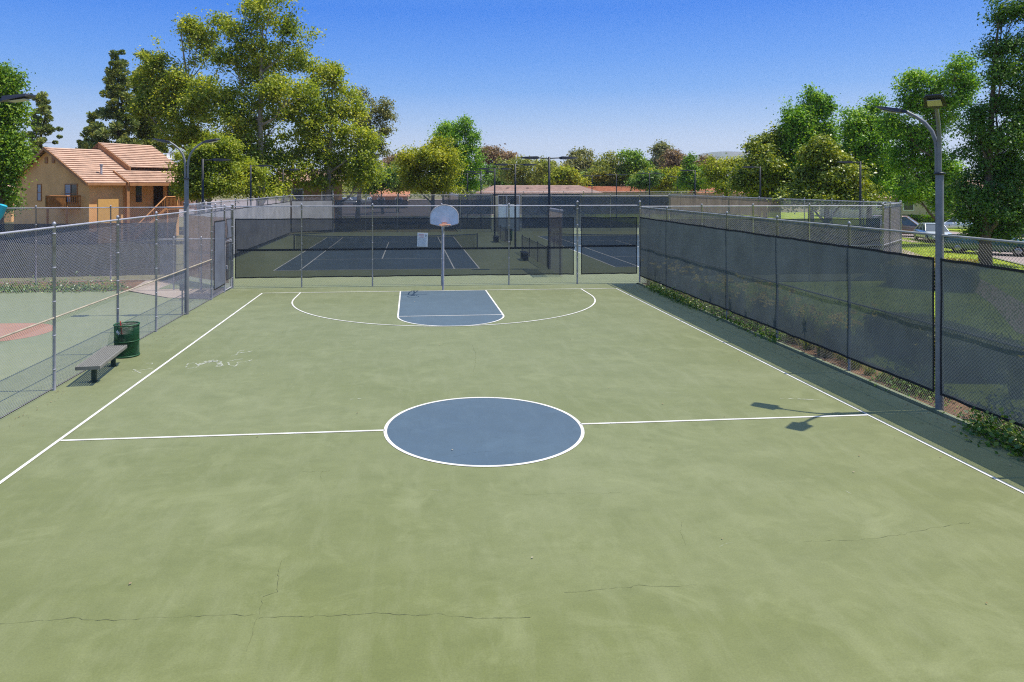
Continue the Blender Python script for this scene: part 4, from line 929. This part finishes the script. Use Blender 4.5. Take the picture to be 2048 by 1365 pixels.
box_hedge('low yellow hedge strip across the street at the right edge', tuple(at(2090, 74))[:2]+(0,), (8, 1.5, 1.0), .3, 'hedge_y', 3000, .2, 83)
box_hedge('green shrub row before the house across the street', tuple(at(1835, 80))[:2]+(0,), (9, 1.6, 1.1), -.25, 'green', 3500, .22, 84)
def ivy(label, pts, n, spread, leaf, hgt, seed, mat='ivy'):
    c = sum((Vector(p) for p in pts), Vector())/len(pts); o = wthing('ivy_bush', label, 'shrub', (c.x, c.y, 0)); r = np.random.default_rng(seed); A = []
    for i in range(n):
        j = r.integers(0, len(pts)-1); f = r.random(); p = np.array(pts[j])*(1-f)+np.array(pts[j+1])*f
        q = r.normal(size=2)*spread; z = abs(r.normal())*hgt*.5*math.exp(-(q@q)/(spread*spread*3)); A.append((p[0]+q[0], p[1]+q[1], .02+z))
    A = np.array(A); quads_obj('foliage', leaves(A, leaf, None, .8, 0, .7, .8, seed), M[mat], o, o.location)
    tm = MB(); rr2 = random.Random(seed)
    for i in range(14):
        a = A[rr2.randrange(n)]; b_ = pts[rr2.randrange(len(pts))]; tm.tube([(b_[0], b_[1], .01), ((a[0]+b_[0])/2, (a[1]+b_[1])/2, a[2]*.8+.02), tuple(a)], .006, 4)
    tm.build('core_or_stems', M['bark'], o); return o
ivy('leafy green ivy spilling under the right fence at the picture edge', [(9.05, -1.0, 0), (9.0, -1.9, 0), (8.9, -2.8, 0), (9.0, -3.6, 0)], 1500, .2, .085, .5, 91)
ivy('low green creeper at the foot of the right fence near the far corner', [(9.3, 17.2, 0), (9.15, 15.4, 0), (9.1, 13.4, 0), (9.2, 11.2, 0)], 2600, .16, .07, .4, 92)
ivy('thin creeper at the foot of the right fence midway', [(9.3, 11.0, 0), (9.25, 9.0, 0), (9.3, 7.2, 0), (9.3, 6.2, 0)], 1700, .14, .07, .45, 93, 'dkgreen')
ivy('ground-cover plants along the far edge of the left court', [(-33, 18.6, 0), (-24, 18.6, 0), (-14, 18.7, 0)], 11000, .3, .085, .5, 94, 'ivy')
ivy('dark bush under the windscreen left of the light pole', [(9.75, 2.4, 0), (9.7, 1.4, 0), (9.75, .9, 0)], 1500, .22, .07, .6, 95, 'dkgreen')
ivy('dark bush under the windscreen right of the light pole', [(9.7, -.4, 0), (9.6, -1.5, 0), (9.6, -3.2, 0)], 1500, .25, .08, .6, 96, 'dkgreen')
def lily(seed, nf):
    r = np.random.default_rng(seed); V = []
    for i in range(70):
        a = r.uniform(0, 2*math.pi); l = r.uniform(.45, .85); lean_ = r.uniform(.25, .9); w_ = .011; d = np.array([math.cos(a), math.sin(a), 0]); s = np.array([-d[1], d[0], 0])*w_
        b = np.array([r.normal()*.07, r.normal()*.07, 0]); pr = None
        for q in range(5):
            f = q/4; p = b+d*l*lean_*f**1.3*.8+np.array([0, 0, l*(f-.55*lean_*f*f)]); ww = s*(1-f*.8)
            if pr is not None: V += [pr[0]-pr[1], pr[0]+pr[1], p+ww, p-ww]
            pr = (p, ww)
    o = thing('daylily', 'x', 'flowering plant', (0, 0, 0)); quads_obj('leaves', np.array(V), M['blade'], o)
    for i in range(nf):
        a = r.uniform(0, 2*math.pi); hh = r.uniform(.75, 1.05); t = np.array([math.cos(a)*r.uniform(.1, .4), math.sin(a)*r.uniform(.1, .4), hh]); st = MB().tube([(0, 0, 0), tuple(t*np.array([.4, .4, .6])), tuple(t)], .005, 4)
        so = st.build('stalk', M['blade'], o); F = []; tilt = np.array([r.normal()*.5, r.normal()*.5, 1.]); tilt /= np.linalg.norm(tilt); x = np.cross(tilt, [1, .2, 0]); x /= np.linalg.norm(x); y = np.cross(tilt, x)
        for k in range(6):
            b = 2*math.pi*k/6; d = x*math.cos(b)+y*math.sin(b); s = -x*math.sin(b)+y*math.cos(b); p0 = t; p1 = t+d*.045+tilt*.05; p2 = t+d*.11+tilt*.055
            F += [p0-s*.008, p0+s*.008, p1+s*.024, p1-s*.024, p1-s*.024, p1+s*.024, p2+s*.006, p2-s*.006]
        quads_obj('flower', np.array(F), M['flower'], so)
    return o
protos = [lily(s, nf) for s, nf in ((101, 2), (102, 3), (103, 1))]; bare = lily(104, 0)
rr = random.Random(44); spots = []
for i in range(95):
    y = rr.uniform(4.5, 18); x = 9.55+abs(rr.gauss(0, .8))
    spots.append((x, y))
spots += [(9.7, 3.6), (9.9, 4.0), (9.6, 4.6), (10.3, 5.2), (10.6, 6.0), (9.5, 18.2), (10.9, -1.5), (11.6, .9), (10.5, 2.2), (12.8, 6.6), (13.4, 7.0)]
for i, (x, y) in enumerate(spots):
    pr0 = protos[i % 3]; lb = 'orange-yellow daylily clump with arching blades in the planter behind the right windscreen'
    o = pr0 if i < 3 else dup(pr0, (0, 0, 0)); o.location = (x, y, -.01); o.rotation_euler = (0, 0, rr.uniform(0, 6.28)); s = rr.uniform(.85, 1.25); o.scale = (s, s, s)
    o['label'] = lb; o['group'] = 'daylilies in the planter'
for i in range(46):
    o = bare if i == 0 else dup(bare, (0, 0, 0)); o.location = (9.5+rr.random()*.3, 1.6+i*.36+rr.uniform(-.15, .15), -.01); o.rotation_euler = (0, 0, rr.uniform(0, 6.28)); q_ = rr.uniform(.5, .85); o.scale = (q_, q_, q_)
    o['label'] = 'low flowerless lily clump close behind the foot of the right fence'; o['group'] = 'flowerless lilies along the right fence'
# dry leaves and grit on the court
r = np.random.default_rng(61); n1, n2 = 70, 420
A = np.concatenate([np.c_[r.uniform(-9, 8.9, n1), r.uniform(-9, 18.4, n1)], np.c_[8.95-np.abs(r.normal(0, .35, n2)), r.uniform(-6, 18.3, n2)], np.c_[-9.1+np.abs(r.normal(0, .2, 160)), r.uniform(-6, 18.3, 160)]])
A = np.c_[A, np.full(len(A), .016)]
M['litter'] = leaf_mat('dry leaf', (.05, .035, .015), (.20, .13, .05), (.45, .40, .30), .7, .1, 2)
lt = quads_obj('leaf_litter', leaves(A, .036, None, 2.5, 0, .3, .7, 62), M['litter']); tag(lt, 'small dry leaves and grit scattered on the green court', 'litter', None, 'stuff')
# grass blades on the lawn that shows over the screens
r = np.random.default_rng(12); n = 60000; A = np.c_[r.uniform(11.5, 46, n), r.uniform(-6, 44, n), np.zeros(n)]
okm = np.ones(n, bool)
rd2 = np.array([(p.x, p.y) for p in rp]); 
for i in range(n):
    pass
sx = np.interp(A[:, 1], rd2[::-1, 1], rd2[::-1, 0]); okm &= A[:, 0] < sx-.3; okm &= ~((A[:, 0] < 25) & (A[:, 1] > 17.5)); okm &= (A[:, 0] > 11.5)
A = A[okm]; n = len(A); a = r.uniform(0, 2*math.pi, n); hh = r.uniform(.04, .09, n); wv = np.c_[np.cos(a), np.sin(a), 0*a]*.022; tp_ = np.c_[r.normal(0, .025, n), r.normal(0, .025, n), hh]
A[:, 2] = -.02; V = np.stack([A-wv, A+wv, A+tp_+wv*.25, A+tp_-wv*.25], 1).reshape(-1, 3)
gr = quads_obj('grass', V, M['grass']); tag(gr, 'short bright lawn grass right of the court', 'grass', None, 'stuff')
for i, c_ in enumerate([(9.3, 18.9)]): pass

# ------------------------------------------------------------------ houses
def roof_slope(mb, a, b, c, d, n, th=.085):
    """tile courses from the eave edge a-b up to the ridge edge d-c"""
    a, b, c, d = map(Vector, (a, b, c, d)); nr = (b-a).cross(d-a).normalized(); nr = nr if nr.z > 0 else -nr
    for i in range(n):
        f0, f1 = i/n, (i+1)/n; p, q = a.lerp(d, f0), b.lerp(c, f0); s, t = b.lerp(c, f1), a.lerp(d, f1)
        vs = [p+nr*th, q+nr*th, s+nr*.004, t+nr*.004, p, q]
        mb.add(vs, [(0, 1, 2, 3), (4, 5, 1, 0)], False)
def frame_fn(org, ang):
    e = Vector((RT*math.cos(ang)+FW*math.sin(ang))); gdir = Vector((-RT*math.sin(ang)+FW*math.cos(ang)))
    return lambda x, y, z: org+e*x+gdir*y+Vector((0, 0, z))
# tan house: near corner at local origin, x along the ridge (to the right and away), y along the gable (to the left and away)
org = at(178, 55); org.z = 0
ANG = math.radians(61); T = frame_fn(org, ANG)
def lbox(mb, x0, x1, y0, y1, z0, z1, T=T):
    vs = [T(x, y, z) for z in (z0, z1) for y in (y0, y1) for x in (x0, x1)]
    return mb.add(vs, [(0, 2, 3, 1), (4, 5, 7, 6), (0, 1, 5, 4), (1, 3, 7, 5), (3, 2, 6, 7), (2, 0, 4, 6)])
hs_ = wthing('tan_house', 'tan stucco two-storey house with clay tile roof and wooden stair on the left', 'house', org)
WG, LX, ZE, ZR = 10.6, 9.2, 4.95, 7.65
wl = MB(); lbox(wl, 0, 2.9, 0, WG, 0, ZE); lbox(wl, 2.9, LX, 1.2, WG, 0, ZE)
wl.add([T(0, 0, ZE), T(0, WG, ZE), T(0, WG/2, ZR-.12), T(LX, 0, ZE), T(LX, WG, ZE), T(LX, WG/2, ZR-.12)], [(0, 2, 1), (3, 4, 5)])
wl.build('wall', M['stucco'], hs_)
yw = MB(); lbox(yw, .05, 1.75, -1.1, -.95, 0, 3.45); yw.build('stair_wall', simple('ochre stucco', (.62, .34, .10), .9, var=.08), hs_)
rf = MB(); sl_ = (ZR-ZE)/(WG/2); ov = .5
zy = lambda y: ZE+y*sl_
roof_slope(rf, T(-.45, -ov, zy(-ov)), T(LX+.3, -ov, zy(-ov)), T(LX+.3, WG/2, ZR), T(-.45, WG/2, ZR), 17)
roof_slope(rf, T(-.45, WG+ov, zy(-ov)), T(LX+.3, WG+ov, zy(-ov)), T(LX+.3, WG/2, ZR), T(-.45, WG/2, ZR), 17)
def lifted(x0, x1, y0, y1, dz, n):
    roof_slope(rf, T(x0, y0, zy(y0)+dz), T(x1, y0, zy(y0)+dz), T(x1, y1, zy(y1)+dz), T(x0, y1, zy(y1)+dz), n)
lifted(4.4, LX+.35, 1.2, WG/2+.3, .5, 13)
roof_slope(rf, T(4.4, WG, ZE+.5), T(LX+.35, WG, ZE+.5), T(LX+.35, WG/2+.3, zy(WG/2+.3)+.5), T(4.4, WG/2+.3, zy(WG/2+.3)+.5), 10)
lifted(2.9, LX+.4, -.8, 1.25, .2, 7)
rf.build('roof', M['tile'], hs_)
fb = MB()
def slope_board(x, y0, y1, dz, h=.26, t=.08):
    fb.add([T(x, y0, zy(y0)+dz), T(x, y1, zy(y1)+dz), T(x, y1, zy(y1)+dz-h), T(x, y0, zy(y0)+dz-h), T(x+t, y0, zy(y0)+dz), T(x+t, y1, zy(y1)+dz), T(x+t, y1, zy(y1)+dz-h), T(x+t, y0, zy(y0)+dz-h)], [(0, 1, 2, 3), (7, 6, 5, 4), (0, 4, 5, 1), (1, 5, 6, 2), (2, 6, 7, 3), (3, 7, 4, 0)])
slope_board(-.5, -ov, WG/2, .02); slope_board(4.33, 1.2, WG/2+.3, .52, .5); slope_board(2.83, -.8, 1.25, .22, .3)
fb.add([T(-.5, WG/2, ZR+.02), T(-.5, WG+ov, zy(-ov)+.02), T(-.5, WG+ov, zy(-ov)-.24), T(-.5, WG/2, ZR-.24)], [(0, 1, 2, 3)])
lbox(fb, -.45, 2.8, -ov-.05, -ov, zy(-ov)-.16, zy(-ov)+.02); lbox(fb, 2.9, LX+.4, -.87, -.81, zy(-.8)-.04, zy(-.8)+.2)
lbox(fb, 2.75, 3.0, -.7, -.45, 0, ZE-.35)
fb.build('fascia', M['fascia'], hs_)
def window(y0, y1, z0, z1, parent, blind=True):
    f = MB(); x = -.03
    for (a, b, c, d) in ((y0-.06, y1+.06, z0-.06, z0), (y0-.06, y1+.06, z1, z1+.06), (y0-.06, y0, z0, z1), (y1, y1+.06, z0, z1), (y0, y1, (z0+z1)/2-.02, (z0+z1)/2+.02)): lbox(f, x-.03, x+.04, a, b, c, d)
    fo = f.build('window', M['fascia'], parent)
    p = MB(); lbox(p, x, x+.02, y0, y1, z0, z1); p.build('pane', M['curtain'] if blind else M['glass'], fo)
    return fo
window(6.5, 7.0, 3.3, 4.6, hs_)
window(1.55, 2.3, 3.2, 4.6, hs_, False); window(2.36, 3.1, 3.2, 4.6, hs_)
for y in (4.75, 5.75):
    v_ = MB(); lbox(v_, -.06, .02, y-.2, y+.2, 6.35, 6.85); v_.build('gable_vent', M['fascia'], hs_)
def railing(mb, p, q, h=.95, n=14):
    p, q = Vector(p), Vector(q); t = q-p
    for k in range(n+1):
        b = p+t*k/n; mb.box(b+Vector((0, 0, h/2)), (.05, .05, h))
    for z in (.08, h):
        mb.tube([p+Vector((0, 0, z)), q+Vector((0, 0, z))], .05, 4, smooth=False)
bal = MB(); lbox(bal, -1.1, -.02, 1.1, 3.9, 2.65, 2.85); railing(bal, T(-1.1, 1.1, 2.8), T(-1.1, 3.9, 2.8), .9, 20); railing(bal, T(-1.1, 1.1, 2.8), T(0, 1.1, 2.8), .9, 7); railing(bal, T(-1.1, 3.9, 2.8), T(0, 3.9, 2.8), .9, 7)
for y in (1.2, 3.8): lbox(bal, -1.1, -.98, y-.06, y+.06, 0, 2.65)
bal.build('balcony', M['wood'], hs_)
st = MB(); lbox(st, 6.2, 9.3, -1.0, 1.19, 2.45, 2.65); railing(st, T(6.3, -1.0, 2.6), T(9.3, -1.0, 2.6), .95, 22); railing(st, T(9.3, -1.0, 2.6), T(9.3, 1.15, 2.6), .95, 12)
for k in range(12): lbox(st, 3.3+k*.24, 3.62+k*.24, -1.0, .2, .1+k*.2, .16+k*.2)
st.add([T(3.2, -1.03, .1), T(6.2, -1.03, 2.45), T(6.2, -1.03, 2.75), T(3.2, -1.03, .4)], [(0, 1, 2, 3)])
p, q = T(3.3, -1.0, .2), T(6.2, -1.0, 2.6)
for k in range(15): b = p.lerp(q, k/14); st.box(b+Vector((0, 0, .45)), (.05, .05, .9))
st.tube([p+Vector((0, 0, .92)), q+Vector((0, 0, .98))], .07, 4, smooth=False)
for x in (6.25, 9.2): lbox(st, x, x+.15, -1.0, -.85, 0, 2.45)
st.build('stair', M['wood'], hs_)
dr = MB(); lbox(dr, 6.6, 7.5, 1.13, 1.21, 2.65, 4.6); dr.build('door', M['dark'], hs_)
dr = MB(); lbox(dr, 4.9, 5.4, 1.13, 1.21, 3.1, 4.6); dr.build('side_window', M['glass'], hs_)
dr = MB(); lbox(dr, 8.0, 8.8, 1.13, 1.21, 3.4, 4.5); dr.build('side_window', M['glass'], hs_)
vp = MB().tube([T(1.6, .9, zy(.9)), T(1.6, .9, zy(.9)+.75)], .09, 8); vp.tube([T(1.6, .9, zy(.9)+.72), T(1.6, .9, zy(.9)+.84)], .14, 8)
vp.build('roof_vent', M['galv'], hs_)
ds = MB(); pc = T(8.9, 1.9, zy(1.9)+1.3); ds.lathe([(.02, 0), (.2, .03), (.36, .1)], (0, 0, 0), 14)
ds.v = [tuple(Matrix.Rotation(math.radians(70), 3, 'X') @ Vector(p)+pc) for p in ds.v]; ds.tube([pc, T(8.9, 1.9, zy(1.9)+.4)], .03, 6); ds.build('satellite_dish', M['white'], hs_)

def gable_house(name, label, u, d, ang, wx, wy, ze, zr, wall, roof, nw=3, z0=0, hip=0.0):
    o_ = at(u, d); o_.z = z0; Tf = frame_fn(o_, ang); h = wthing(name, label, 'house', o_)
    w_ = MB(); lbox(w_, -wx/2, wx/2, 0, wy, 0, ze, Tf)
    if not hip: w_.add([Tf(-wx/2, 0, ze), Tf(-wx/2, wy, ze), Tf(-wx/2, wy/2, zr-.1), Tf(wx/2, 0, ze), Tf(wx/2, wy, ze), Tf(wx/2, wy/2, zr-.1)], [(0, 2, 1), (3, 4, 5)])
    w_.build('wall', M[wall], h)
    r_ = MB(); a = .5; s = (zr-ze)/(wy/2); zz = ze-a*s
    roof_slope(r_, Tf(-wx/2-a, -a, zz), Tf(wx/2+a, -a, zz), Tf(wx/2+a-hip, wy/2, zr), Tf(-wx/2-a+hip, wy/2, zr), 10)
    roof_slope(r_, Tf(-wx/2-a, wy+a, zz), Tf(wx/2+a, wy+a, zz), Tf(wx/2+a-hip, wy/2, zr), Tf(-wx/2-a+hip, wy/2, zr), 10)
    if hip:
        for sg_ in (-1, 1): r_.add([Tf(sg_*(wx/2+a), -a, zz), Tf(sg_*(wx/2+a), wy+a, zz), Tf(sg_*(wx/2+a-hip), wy/2, zr)], [(0, 1, 2)])
        rng2 = random.Random(int(u))
    ro = r_.build('roof', M[roof], h)
    for k in range(int(wx/5)):
        f_ = (k+.5)/int(wx/5); vv = MB(); y = wy/2*.55; lbox(vv, -wx/2+hip+f_*(wx-2*hip)-.2, -wx/2+hip+f_*(wx-2*hip)+.2, y-.15, y+.15, ze+y*s-.05, ze+y*s+.22, Tf); vv.build('roof_vent', M[roof], ro)
    for k in range(nw):
        x = -wx/2+wx*(k+.5)/nw; f = MB(); lbox(f, x-.7, x+.7, -.05, .02, ze*.35, ze*.8, Tf); fo = f.build('window', M['white'], h)
        p = MB(); lbox(p, x-.6, x+.6, -.07, -.03, ze*.35+.1, ze*.8-.1, Tf); p.build('pane', M['glass'], fo)
    return h
gable_house('low_building', 'long low building with a pinkish tan shingle roof behind the far courts', 1078, 112, 0, 20, 9, 3.35, 4.55, 'cream', 'tile_tan', 5, hip=3.5)
gable_house('low_building', 'low building with orange tile roof right of the tan roof', 1232, 128, .05, 14, 8, 3.4, 4.4, 'cream', 'tile_or', 3)
gable_house('gabled_house', 'grey gabled house with salmon roof above the orange roof', 1245, 150, 1.05, 8, 7, 4.6, 6.6, 'stucco_grey', 'tile_tan', 1)
gable_house('small_house', 'small orange-roofed house peeping out left of the tall lamp post', 1105, 150, .2, 5, 5, 4.3, 5.7, 'stucco_grey', 'tile_or', 1)
gable_house('brown_house', 'brown house half hidden below the sycamore branches', 625, 84, .3, 7, 7, 5.2, 6.6, 'stucco_dk', 'tile', 2)
gable_house('small_house', 'orange-roofed house in shade between the sycamore and the round tree', 780, 140, .1, 7, 7, 2.6, 4.4, 'stucco_dk', 'tile_or', 2)
gable_house('street_house', 'pinkish house behind the trees at the right, before the street', 1790, 98, -.15, 14, 9, 2.9, 4.3, 'cream', 'tile_tan', 4)
gable_house('street_house', 'cream house at the right picture edge across the street', 2100, 88, -.2, 14, 9, 3.4, 5.2, 'cream', 'tile', 3)
gable_house('back_house', 'house with red tile roof at the far left behind the leafy tree', -110, 85, .3, 14, 9, 4.6, 7.6, 'stucco', 'tile', 3)
gable_house('orange_house', 'orange-walled house glimpsed low behind the olive-yellow tree', 1480, 128, .0, 14, 7, 2.9, 4.1, 'stucco', 'tile_or', 3)

# ------------------------------------------------------------------ cars
def car(label, paint, loc, rz, kind='sedan', group='parked cars'):
    o = thing('parked_car', label, {'pickup': 'pickup', 'suv': 'suv', 'van': 'van'}.get(kind, 'car'), loc, group, rz)
    Lc, Wc = {'sedan': (4.6, 1.78), 'suv': (4.7, 1.86), 'van': (4.9, 1.95), 'pickup': (5.3, 1.9)}[kind]
    belt = {'sedan': .92, 'suv': 1.05, 'van': 1.02, 'pickup': 1.08}[kind]; top = {'sedan': 1.44, 'suv': 1.72, 'van': 1.78, 'pickup': 1.76}[kind]; hood = {'sedan': .80, 'suv': .95, 'van': .92, 'pickup': 1.02}[kind]
    h = Lc/2
    prof_ = [(-h, .42, belt-.18, .80), (-h+.12, .28, belt-.05, .93), (-h+.7, .24, belt, 1), (-.3, .22, belt, 1), (.75, .22, belt-.02, 1), (h-.75, .24, hood, .98), (h-.15, .28, hood-.12, .9), (h, .42, hood-.25, .76)]
    m = MB(); vs = []
    for x, zb, zt, ws in prof_:
        w_ = Wc/2*ws; zm = zb+(zt-zb)*.55
        for y, z in ((-w_*.86, zb), (-w_, zb+.12), (-w_*1.0, zm), (-w_*.92, zt-.02), (-w_*.8, zt), (w_*.8, zt), (w_*.92, zt-.02), (w_, zm), (w_, zb+.12), (w_*.86, zb)): vs.append((x, y, z))
    k = len(prof_); fs = [tuple(range(10)), tuple(range(10*k-1, 10*k-11, -1))]
    for i in range(k-1):
        for j in range(10): fs.append((i*10+j, i*10+(j+1) % 10, i*10+10+(j+1) % 10, i*10+10+j))
    m.add(vs, fs, True)
    if kind == 'sedan': cab = [(-1.75, -.95), (.95, .25)]
    elif kind == 'suv': cab = [(-2.2, -1.9), (1.05, .35)]
    elif kind == 'van': cab = [(-2.35, -2.2), (1.5, .55)]
    else: cab = [(-.45, -.3), (1.3, .6)]
    (b0, t0), (b1, t1) = cab; wb, wt = Wc/2*.9, Wc/2*.72
    # roof and pillars in body colour, glass between
    def P4(f, z): return b0+(t0-b0)*f, b1+(t1-b1)*f, wb+(wt-wb)*f, belt-.02+(top-belt)*f
    x0, x1, wy, z = P4(1, 0); m.add([(x0-.04, -wy, z), (x1+.04, -wy, z), (x1+.04, wy, z), (x0-.04, wy, z), (x0+.1, -wy*.8, z+.05), (x1-.1, -wy*.8, z+.05), (x1-.1, wy*.8, z+.05), (x0+.1, wy*.8, z+.05)], [(3, 2, 1, 0), (4, 5, 6, 7), (0, 1, 5, 4), (1, 2, 6, 5), (2, 3, 7, 6), (3, 0, 4, 7)], True)
    a0, a1, aw, az = P4(0, 0); c0, c1, cw, cz = P4(1, 0)
    for sy in (-1, 1):
        for f in (0, .36, .7, 1):
            pb = a0+(a1-a0)*f; pt = c0+(c1-c0)*f; m.tube([(pb, sy*aw, az), (pt, sy*cw, cz)], .035, 6)
    if kind == 'pickup':
        for sy in (-1, 1): m.box((-1.55, sy*Wc/2*.86, belt+.03), (2.0, .1, .1))
    for x in (-h+.05, h-.05): m.box((x, 0, .45), (.12, Wc*.82, .16))
    body = m.build('body', paint, o)
    for (q, nm) in (([(a0, -aw, az), (c0, -cw, cz), (c0, cw, cz), (a0, aw, az)], 'rear_window'), ([(a1, aw, az), (c1, cw, cz), (c1, -cw, cz), (a1, -aw, az)], 'windscreen_glass'), ([(a0, aw, az), (c0, cw, cz), (c1, cw, cz), (a1, aw, az)], 'side_window'), ([(a1, -aw, az), (c1, -cw, cz), (c0, -cw, cz), (a0, -aw, az)], 'side_window')):
        MB().poly(q).build(nm, M['carglass'], o)
    for x in (-h*.61, h*.62):
        for sy in (-1, 1):
            w_ = MB().lathe([(0, -.1), (.2, -.1), (.31, -.09), (.335, -.05), (.335, .05), (.31, .09), (.2, .1), (0, .1)], (x, sy*(Wc/2-.1), .335), 18, axis='y').build('wheel', M['tyre'], o)
            MB().lathe([(0, .115), (.12, .11), (.21, .1), (.215, -.1), (.12, -.11), (0, -.115)], (x, sy*(Wc/2-.1), .335), 14, axis='y').build('rim', M['rim'], w_)
    for sy in (-1, 1):
        MB().bbox((h-.16, sy*Wc*.34, hood-.2), (.14, .3, .13), .02).build('headlight', M['lampg'], o)
        MB().bbox((-h+.09, sy*Wc*.37, belt-.2), (.1, .22, .16), .02).build('tail_light', M['redl'], o)
    return o
M['carglass'] = simple('car glass', (.10, .12, .14), .05, 0, .1, 2, spec=1.0)
WHITE, SILV, RED, BRN, BLUE, TEAL, DARK = (car_paint(n_, c_) for n_, c_ in (('white car paint', (.75, .76, .77)), ('silver car paint', (.55, .60, .62)), ('red car paint', (.45, .03, .05)), ('copper car paint', (.36, .22, .18)), ('dark blue car paint', (.015, .025, .10)), ('dark teal car paint', (.03, .10, .10)), ('charcoal car paint', (.05, .05, .06))))
def cat_(u, v): p = ground_at(u, v); return (p.x, p.y, -.008)
car('copper minivan parked behind the tennis fence corner', BRN, cat_(1800, 472), -.75, 'van')
car('silver sedan seen between the slim tree trunk and the light pole', SILV, cat_(1866, 483), -1.95, 'sedan')
car('white car parked across the street behind the slim tree', WHITE, cat_(1918, 462), 2.3, 'sedan')
car('dark teal pickup half hidden by the big sweetgum trunk', TEAL, cat_(1980, 508), -.9, 'pickup')
car('dark blue suv at the right picture edge across the street', BLUE, cat_(2058, 480), 2.4, 'suv')
for u, lb, pt, rz, kd, d in ((670, 'small red car in the far lot behind the corner fence post', RED, .3, 'sedan', 168), (697, 'white suv in the far lot below the yellow sycamore', WHITE, .0, 'suv', 165), (738, 'white pickup in the far lot, right of the white suv', WHITE, .1, 'pickup', 168),
                             (765, 'silver car in the far lot right of the white pickup', SILV, .2, 'sedan', 172), (800, 'cream van in the far lot left of the round tree', car_paint('cream car paint', (.55, .42, .30)), .1, 'van', 172), (716, 'charcoal suv between the white cars in the far lot', DARK, .1, 'suv', 176)):
    p = at(u, d); car(lb, pt, (p.x, p.y, -.03), rz, kd, 'cars in the far lot')
# roofed carport behind the far-lot cars and the picnic shelter roof line seen between fences
cp = wthing('carport', 'long flat carport over the far parking lot', 'carport', at(735, 182).to_3d()*1.0)
cp.location.z = 0; c0 = at(735, 182)
mm = MB(); mm.box((c0.x, c0.y, 2.75), (16, 5, .18)); mm.build('roof', M['dark'], cp)
for q in (-7, -2.5, 2.5, 7): MB().box((c0.x+q, c0.y-2, 1.33), (.15, .15, 2.66)).build('post', M['galv'], cp)

# ------------------------------------------------------------------ haze over the far land
hz = MB(); hz.box((0, 2350, 145), (9000, 4960, 310)); ho = hz.build('haze', None)
hmt = bpy.data.materials.new('haze air'); hmt.use_nodes = True; hn = hmt.node_tree; hn.nodes.clear(); hout = hn.nodes.new('ShaderNodeOutputMaterial'); pv = hn.nodes.new('ShaderNodeVolumePrincipled')
pv.inputs['Color'].default_value = (.80, .88, 1.0, 1); pv.inputs['Density'].default_value = .00012; pv.inputs['Anisotropy'].default_value = .2
hn.links.new(pv.outputs[0], hout.inputs['Volume']); ho.data.materials.clear(); ho.data.materials.append(hmt); ho['kind'] = 'stuff'; ho['label'] = 'thin pale haze over the far land'; ho['category'] = 'haze'
for o in list(bpy.data.objects):
    if '_world' in o: del o['_world']
